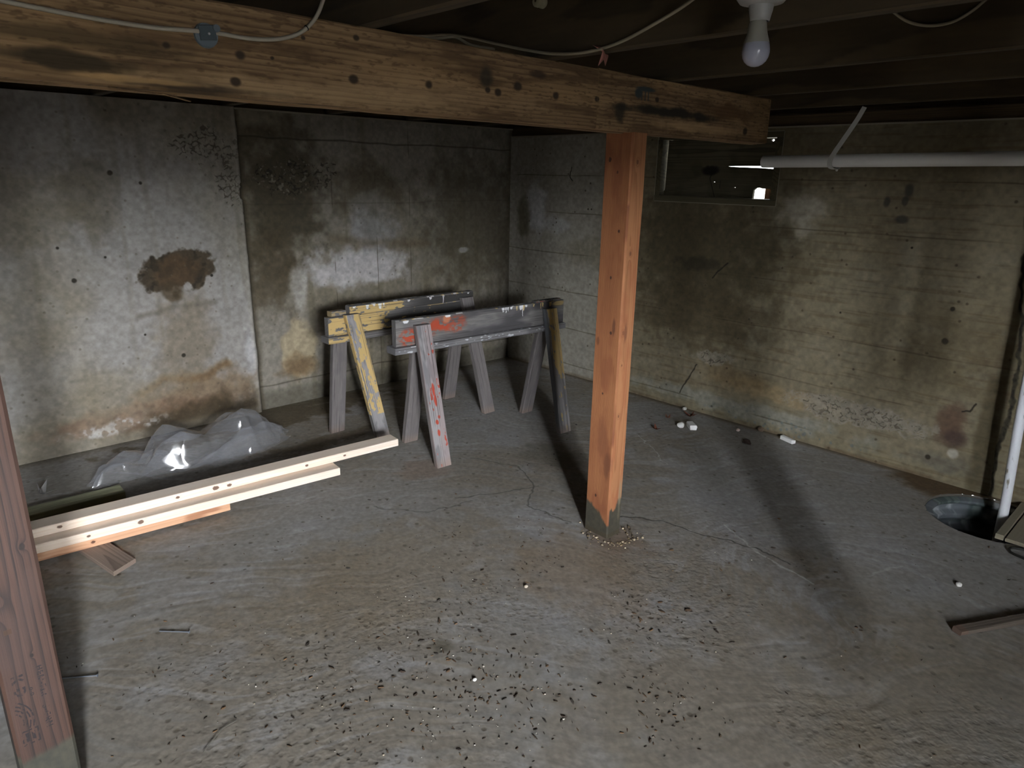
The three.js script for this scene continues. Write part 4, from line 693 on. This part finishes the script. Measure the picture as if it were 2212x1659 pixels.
{
  const DR = [[0.7, 0.012, 0.022], [0.72, 0.006, 0.03], [0.735, 0.006, 0.02], [0.76, 0.01, 0.012], [0.83, 0.014, 0.024], [0.845, 0.0035, 0.066], [0.87, 0.01, 0.01], [0.32, 0.02, 0.008], [0.06, 0.02, 0.012]], TANS = [[0.8, 0.006, 0.022], [0.85, 0.012, 0.028], [0.93, 0.006, 0.012], [0.985, 0.004, 0.03], [1.0, 0.006, 0.02], [1.06, 0.012, 0.024]];
  const m = railMat(1.17, 0.14, 0.04, 140, (side, s, t, c) => {
    if (side === 0) {
      const dark = ss(fbm(s * 5, t * 14, 3, 141), 0.36, 0.6) * ss(s, 0.15, 0.6); mix3(c, 62, 60, 62, dark * 0.8);
      const r = Math.max(blob(s, t, 0.075, -0.03, 0.05, 0.045, 0.8, 142, 0.4), blob(s, t, 0.27, 0.022, 0.11, 0.05, 1.0, 143, 0.4), blob(s, t, 0.38, 0.0, 0.06, 0.03, 1.0, 144, 0.5) * 0.7); mixc(c, [168, 66, 40], r * ss(fbm(s * 40, t * 70, 3, 145), 0.3, 0.5) * 0.95);
      mix3(c, 196, 120, 84, blob(s, t, 0.31, 0.05, 0.02, 0.02, 0.8, 146, 0.4) * 0.8);
      mix3(c, 206, 178, 120, drips(TANS, s, t, 0.062, 3) * 0.9); mix3(c, 220, 220, 222, drips(DR, s, t, 0.064, 2) * 0.95);
      mix3(c, 190, 160, 96, blob(s, t, 1.12, 0.055, 0.05, 0.014, 0.9, 147, 0.4) * 0.7);
    } else if (side === 1) { mix3(c, 74, 72, 72, 0.4); mix3(c, 206, 204, 200, flake(s, t, 0.64, 148) * 0.8); mix3(c, 190, 160, 96, flake(s + 3, t, 0.66, 149) * 0.7); }
  });
  part(front, 'rail', place(timber(1.17, 0.14, 0.04, { ease: 0.004, wob: 0.002, seed: 31 }), -0.585, 0.634, 0), m);
  part(front, 'rail_cap', place(timber(0.2, 0.012, 0.036, { ease: 0.002, wob: 0.001, seed: 36 }), 0.36, 0.772, 0), m);
  part(front, 'ledge', place(timber(1.19, 0.036, 0.089, { ease: 0.004, wob: 0.0018, seed: 32 }), -0.605, 0.598, 0), railMat(1.19, 0.036, 0.089, 150, (side, s, t, c) => { mix3(c, 130, 132, 140, 0.25); mix3(c, 200, 202, 206, ss(fbm(s * 40, t * 90, 2, 151), 0.72, 0.78) * 0.8); }));
  const zt = 0.037, zf = 0.212;
  const ls = [['leg', leg([-0.427, 0, zf - 0.008], [-0.44, 0.742, zt], 1), legRed], ['leg', leg([-0.385, 0, -zf], [-0.40, 0.742, -zt], -1), legPlain], ['leg', leg([0.45, 0, zf], [0.455, 0.735, zt], 1), legHalf], ['leg', leg([0.5, 0, -zf], [0.5, 0.735, -zt], -1), legPlain2]];
  ls.forEach(([n, g, mm], i) => { const p = part(front, n, g, mm); p.userData.label = ['grey leg specked with red paint', 'plain grey leg', 'leg painted half yellow', 'plain grey leg'][i]; });
}
const back = thing('sawhorse', 'farther sawhorse by the wall with flaking yellow paint on its rail and front leg', 'sawhorse', [2.36, 0, -3.425]);
back.rotation.y = -0.005;
{
  const DR = [[0.03, 0.012, 0.012], [0.115, 0.012, 0.03], [0.16, 0.01, 0.016], [0.2, 0.014, 0.04], [0.225, 0.006, 0.024], [0.4, 0.012, 0.016], [0.56, 0.012, 0.02], [0.66, 0.004, 0.07], [0.66, 0.01, 0.014], [0.86, 0.01, 0.012]];
  const paint = (side, s, t, c) => {
    if (side === 0) { const dark = ss(s, 0.3, 0.55); mix3(c, 56, 54, 52, dark * 0.85); mixc(c, YEL, flake(s, t, 0.38 + 0.42 * ss(s, 0.25, 0.5) - 0.12 * ss(t, 0.0, 0.03), 152) * 0.95 * (t > -0.035 ? 1 : 0.35)); mix3(c, 222, 222, 222, drips(DR, s, t, 0.026, 4) * 0.95); }
    else if (side === 1) { mix3(c, 80, 78, 76, 0.4); mix3(c, 210, 208, 204, flake(s, t, 0.6, 153) * 0.85); mixc(c, YEL, flake(s + 5, t, 0.62, 154) * 0.7); }
  };
  part(back, 'rail', place(timber(1.04, 0.106, 0.042, { ease: 0.004, wob: 0.002, seed: 33 }), -0.535, 0.618, 0.0), railMat(1.04, 0.106, 0.042, 155, (side, s, t, c) => { if (side === 0) { mix3(c, 60, 58, 56, ss(s, 0.38, 0.6) * 0.85); mixc(c, YEL, flake(s, t, 0.36 + 0.4 * ss(s, 0.28, 0.5), 156) * 0.95); } if (side === 2 || side === 1) mixc(c, YEL, flake(s, t, 0.5, 157) * 0.6); }));
  part(back, 'rail_cap', place(timber(0.9, 0.055, 0.046, { ease: 0.006, wob: 0.003, seed: 34 }), -0.4, 0.722, 0.0), railMat(0.9, 0.055, 0.046, 158, paint));
  part(back, 'end_block', place(timber(0.09, 0.03, 0.05, { ease: 0.003, seed: 35, seg: 3 }), -0.5, 0.722, -0.025), railMat(0.09, 0.03, 0.05, 159, (side, s, t, c) => mixc(c, YEL, flake(s, t, 0.45, 160) * 0.6)));
  part(back, 'ledge', place(timber(1.06, 0.036, 0.089, { ease: 0.004, wob: 0.0018, seed: 38 }), -0.55, 0.582, 0), railMat(1.06, 0.036, 0.089, 161, (side, s, t, c) => { if (side === 0) mixc(c, YEL, flake(s, t, 0.42 + 0.6 * ss(s, 0.14, 0.24), 162) * 0.9); }));
  const zt = 0.039, ls = [[leg([-0.283, 0, 0.125], [-0.4, 0.735, zt], 1), legYellow], [leg([-0.445, 0, -0.12], [-0.43, 0.72, -zt], -1), legPlain2], [leg([0.485, 0, 0.2], [0.43, 0.745, zt], 1), legPlain], [leg([0.47, 0, -0.205], [0.45, 0.72, -zt], -1), legPlain]];
  ls.forEach(([g, mm], i) => { const p = part(back, 'leg', g, mm); p.userData.label = ['leg with flaking yellow paint', 'plain grey leg', 'plain grey leg', 'plain grey leg'][i]; });
}

// ---------------------------------------------------------------- clear plastic sheeting, crumpled by the wall
function crumple(cx, cz, rx, rz, H, turn, seed, n = 30) {
  const pos = [], idx = [], r = rng(seed), m = Math.round(n * 0.62), ct = Math.cos(turn), st = Math.sin(turn);
  // a few peaks, the film hanging in flat facets between them
  const peaks = Array.from({ length: 7 }, () => [(r() - 0.5) * 1.3, (r() - 0.5) * 1.1, 0.55 + 0.45 * r()]);
  for (let j = 0; j <= m; j++) for (let i = 0; i <= n; i++) {
    const ja = i && i < n ? (r() - 0.5) * 1.2 / n : 0, jb = j && j < m ? (r() - 0.5) * 1.2 / m : 0, a = (i / n) * 2 - 1 + ja, b = (j / m) * 2 - 1 + jb;
    const x = a * Math.sqrt(1 - b * b / 2.2), z = b * Math.sqrt(1 - a * a / 2.2), rad = Math.hypot(x, z), out = 1 + 0.3 * (fbm(Math.atan2(z, x) * 2.2 + 9, seed, 3, seed) - 0.5) * 2;
    let top = 0; for (const [px, pz, k] of peaks) top = Math.max(top, k - 0.95 * Math.hypot(x - px, z - pz));
    const y = 0.006 + H * Math.max(0, top) * (1 - ss(rad, 0.72, 1.0)) * 1.25 + 0.05 * H * r() * (rad < 0.9 ? 1 : 0) + 0.012 * (rad > 0.8 ? r() : 0);
    pos.push(cx + (x * rx * ct + z * rz * st) * out, y, cz + (-x * rx * st + z * rz * ct) * out);
  }
  for (let j = 0; j < m; j++) for (let i = 0; i < n; i++) { const a = j * (n + 1) + i, b = a + 1, c = a + n + 1, d = c + 1; if (r() < 0.5) idx.push(a, c, b, b, c, d); else idx.push(a, c, d, a, d, b); }
  const g = new THREE.BufferGeometry(); g.setAttribute('position', new THREE.Float32BufferAttribute(pos, 3)); g.setIndex(idx);
  return toCreasedNormals(g, 0.55);
}
const film = phys({ color: srgb(246, 247, 250), roughness: 0.13, transmission: 0.93, thickness: 0, ior: 1.55, side: THREE.DoubleSide });
const bag = thing('plastic_sheet', 'crumpled clear plastic sheeting lying between the lumber and the wall', 'plastic sheeting', [0, 0, 0]);
part(bag, 'film', crumple(1.25, -3.74, 0.38, 0.24, 0.19, 0.12, 4), film);
part(bag, 'film', crumple(1.36, -3.62, 0.3, 0.14, 0.13, 0.25, 9, 24), film);
part(bag, 'film', crumple(0.84, -3.69, 0.24, 0.11, 0.09, 0.42, 6, 24), film);

// ---------------------------------------------------------------- small things lying about
function lump(sx, sy, sz, seed, rough = 0.3) {
  const g = mergeVertices(new THREE.IcosahedronGeometry(1, 3).deleteAttribute('uv').deleteAttribute('normal')), p = g.attributes.position;
  for (let i = 0; i < p.count; i++) { const x = p.getX(i), y = p.getY(i), z = p.getZ(i), k = 1 + rough * (fbm(x * 2 + seed, y * 2 + z * 1.3, 3, seed) - 0.5) * 2; p.setXYZ(i, x * k * sx, Math.max(y * k * sy, -sy * 0.75) + sy * 0.75, z * k * sz); }
  g.computeVertexNormals(); return g;
}
const foam = std({ color: srgb(236, 235, 232), roughness: 0.85 });
const chunk = (x, z, sx, sy, sz, ry, seed, label, name = 'foam_chunk', mat = foam, cat = 'debris', rough = 0.22) => { const m = solo(name, lump(sx, sy, sz, seed, rough), mat, label, cat); m.position.set(x, 0, z); m.rotation.y = ry; return m; };
function slab(L, h, d, seed) { const g = timber(L, h, d, { ease: 0.004, wob: 0.006, seed, seg: 6, cut1: 0.01 }); g.translate(-L / 2, 0, 0); return g; }
{
  const a = solo('foam_chunk', slab(0.085, 0.028, 0.045, 41), foam, 'larger broken white foam chunk on the floor near the right wall', 'debris'); a.position.set(3.62, 0, -2.175); a.rotation.y = 0.85;
  chunk(3.575, -2.225, 0.024, 0.018, 0.022, 0.3, 42, 'small round white foam chunk touching the larger one');
  const b = solo('foam_chunk', slab(0.095, 0.024, 0.034, 43), foam, 'long white foam chunk against the foot of the right wall', 'debris'); b.position.set(3.86, 0, -1.665); b.rotation.y = 1.25;
  const pebble = std({ color: srgb(214, 212, 206), roughness: 0.8 });
  chunk(2.89, -0.5, 0.014, 0.008, 0.011, 0, 44, 'white pebble alone on the floor between the pit and the brown stick', 'pebble', pebble);
  chunk(1.15, -1.355, 0.007, 0.005, 0.006, 0, 45, 'tiny bright white pebble in the middle of the near floor', 'pebble', pebble);
  chunk(1.62, -1.61, 0.009, 0.006, 0.007, 0, 46, 'small cream pebble in front of the fir post', 'pebble', std({ color: srgb(186, 174, 156), roughness: 0.85 }));
  chunk(3.79, -1.95, 0.014, 0.01, 0.012, 0, 47, 'pale pinkish pebble between the white foam pieces', 'pebble', std({ color: srgb(206, 186, 176), roughness: 0.85 }));
  chunk(3.885, -2.4, 0.02, 0.012, 0.014, 0.5, 48, 'pale grey crumb of concrete at the foot of the right wall', 'concrete_crumb', std({ color: srgb(186, 184, 178), roughness: 0.95 }));
  chunk(3.9, -1.86, 0.026, 0.016, 0.02, 0.5, 49, 'brown-grey clod against the right wall between the foam pieces', 'clod', std({ color: srgb(108, 90, 74), roughness: 1 }), 'debris', 0.5);
  chunk(3.64, -1.81, 0.032, 0.012, 0.018, 0.9, 50, 'dark brown clod on the floor at the end of the pipe shadow', 'clod', std({ color: srgb(58, 42, 36), roughness: 1 }), 'debris', 0.6);
  const leafMat = std({ color: srgb(112, 66, 48), roughness: 0.95, side: THREE.DoubleSide });
  const L = (x, z, s, ry, seed, label) => { const g = leafGeo(s, 0.5, seed); g.rotateX(-Math.PI / 2 + 0.12); const m = solo('dry_leaf', g, leafMat, label, 'leaf'); m.position.set(x, 0.012, z); m.rotation.y = ry; };
  L(3.4, -2.29, 0.036, 0.4, 5, 'flat brown dry leaf on the floor right of the fir post'); L(3.78, -2.29, 0.05, 1.6, 6, 'curled reddish-brown leaf on the floor behind the foam chunks'); L(3.63, -2.36, 0.032, 2.6, 8, 'small dark curled leaf left of the foam chunks');
}
const nailMat = std({ color: srgb(112, 117, 126), roughness: 0.45, metalness: 0.2 });
function nail(x0, z0, x1, z1, label) {
  const L = Math.hypot(x1 - x0, z1 - z0), t = thing('nail', label, 'nail', [x0, 0.005, z0]); t.rotation.y = -Math.atan2(z1 - z0, x1 - x0);
  part(t, 'shank', new THREE.CylinderGeometry(0.0018, 0.0018, L, 12).rotateZ(-Math.PI / 2).translate(L / 2, 0, 0), nailMat);
  part(t, 'head', new THREE.CylinderGeometry(0.005, 0.005, 0.0016, 16).rotateZ(-Math.PI / 2).translate(L, 0, 0), nailMat);
  part(t, 'point', new THREE.ConeGeometry(0.0022, 0.007, 12).rotateZ(Math.PI / 2).translate(-0.0035, 0, 0), nailMat);
}
nail(0.511, -2.239, 0.581, -2.171, 'long grey nail lying free on the floor below the lumber');
nail(0.2, -2.21, 0.299, -2.141, 'long grey nail half hidden behind the reddish post');
{ // scrap of foil by the wall
  const g = leafGeo(0.05, 1.1, 12, 4); g.rotateX(-1.0); const m = solo('foil_scrap', g, phys({ color: srgb(190, 188, 186), roughness: 0.3, metalness: 0.5, side: THREE.DoubleSide }), 'crumpled silvery scrap on the floor behind the greenish boards', 'scrap'); m.position.set(0.43, 0.022, -3.66); m.rotation.y = 0.9;
  solo('twig', tube([[0.54, 0.003, -1.68], [0.5, 0.004, -1.675], [0.465, 0.003, -1.655], [0.43, 0.003, -1.63]], 0.0009, 24, 6), std({ color: srgb(92, 88, 80), roughness: 1 }), 'thin dark curved twig on the near floor beside the reddish post', 'twig');
}
// litter that nobody could count: chips of bark and wood, thickest in the middle of the near floor, and pale grit
{
  const r = rng(91), d = new THREE.Object3D(), tone = new THREE.Color();
  const chip = lump(1, 0.3, 0.3, 5, 0.85), grit = lump(1, 0.7, 0.9, 8, 0.4);
  const scatter = (name, geo, n, mat, label, size, tones, where) => {
    const im = shade(new THREE.InstancedMesh(geo, mat, n)); im.name = name;
    for (let i = 0; i < n; i++) { const [x, z] = where(); const s = size(); d.position.set(x, 0, z); d.rotation.set(0, r() * 6.28, 0); d.scale.set(s, s * (0.6 + r() * 0.6), s * (0.6 + r())); d.updateMatrix(); im.setMatrixAt(i, d.matrix); const t = tones[Math.floor(r() * tones.length)], k = 0.8 + 0.4 * r(); im.setColorAt(i, tone.copy(srgb(t[0] * k, t[1] * k, t[2] * k))); }
    scene.add(im); tag(im, label, 'litter', null, 'stuff');
  };
  const gauss = () => (r() + r() + r() + r() - 2) * 1.2;
  const near = () => { for (;;) { const x = 1.15 + gauss() * 0.75, z = -1.2 + gauss() * 0.62; if (x > 0.2 && x < 3.3 && z > -3.0 && z < 0.3 && fbm(x * 3.4, z * 3.4, 2, 131) > 0.36 + 0.25 * r()) return [x, z]; } };
  const all = () => { for (;;) { const x = 0.25 + r() * 3.6, z = -4.1 + r() * 4.1; if (Math.hypot(x - PIT.x, z - PIT.z) > 0.28 && !(z < -2.75 && x < 2) && fbm(x * 2, z * 2, 2, 132) > 0.4 + 0.15 * r()) return [x, z]; } };
  const foot = () => { for (;;) { const a = r() * 6.28, q = 0.07 + 0.07 * r() * r(); const x = 2.18 + Math.cos(a) * q, z = -1.66 + Math.sin(a) * q * 1.2; if (!(Math.abs(x - 2.1815) < 0.045 && Math.abs(z + 1.705) < 0.066)) return [x, z]; } };
  const chips = [[70, 58, 44], [52, 42, 34], [92, 72, 54], [62, 56, 50], [104, 80, 56]];
  const chipMat = std({ color: 0xffffff, roughness: 1 });
  scatter('wood_chips', chip, 1100, chipMat, 'dark bark and wood chips scattered over the near floor', () => 0.0024 + 0.0085 * r() * r() * r() + 0.0012 * r(), chips, near);
  scatter('wood_chips', chip, 520, chipMat, 'sparse dark chips scattered over the rest of the floor', () => 0.0025 + 0.009 * r() * r() * r(), chips, all);
  scatter('grit', grit, 260, chipMat, 'pale grit scattered over the floor', () => 0.0012 + 0.0022 * r() * r(), [[190, 184, 172], [172, 160, 140]], near);
  scatter('grit', grit, 120, chipMat, 'crumbs of mud and mortar round the foot of the fir post', () => 0.0022 + 0.005 * r() * r(), [[172, 156, 132], [92, 78, 58], [120, 104, 80]], foot);
}
renderer.render(scene, camera);
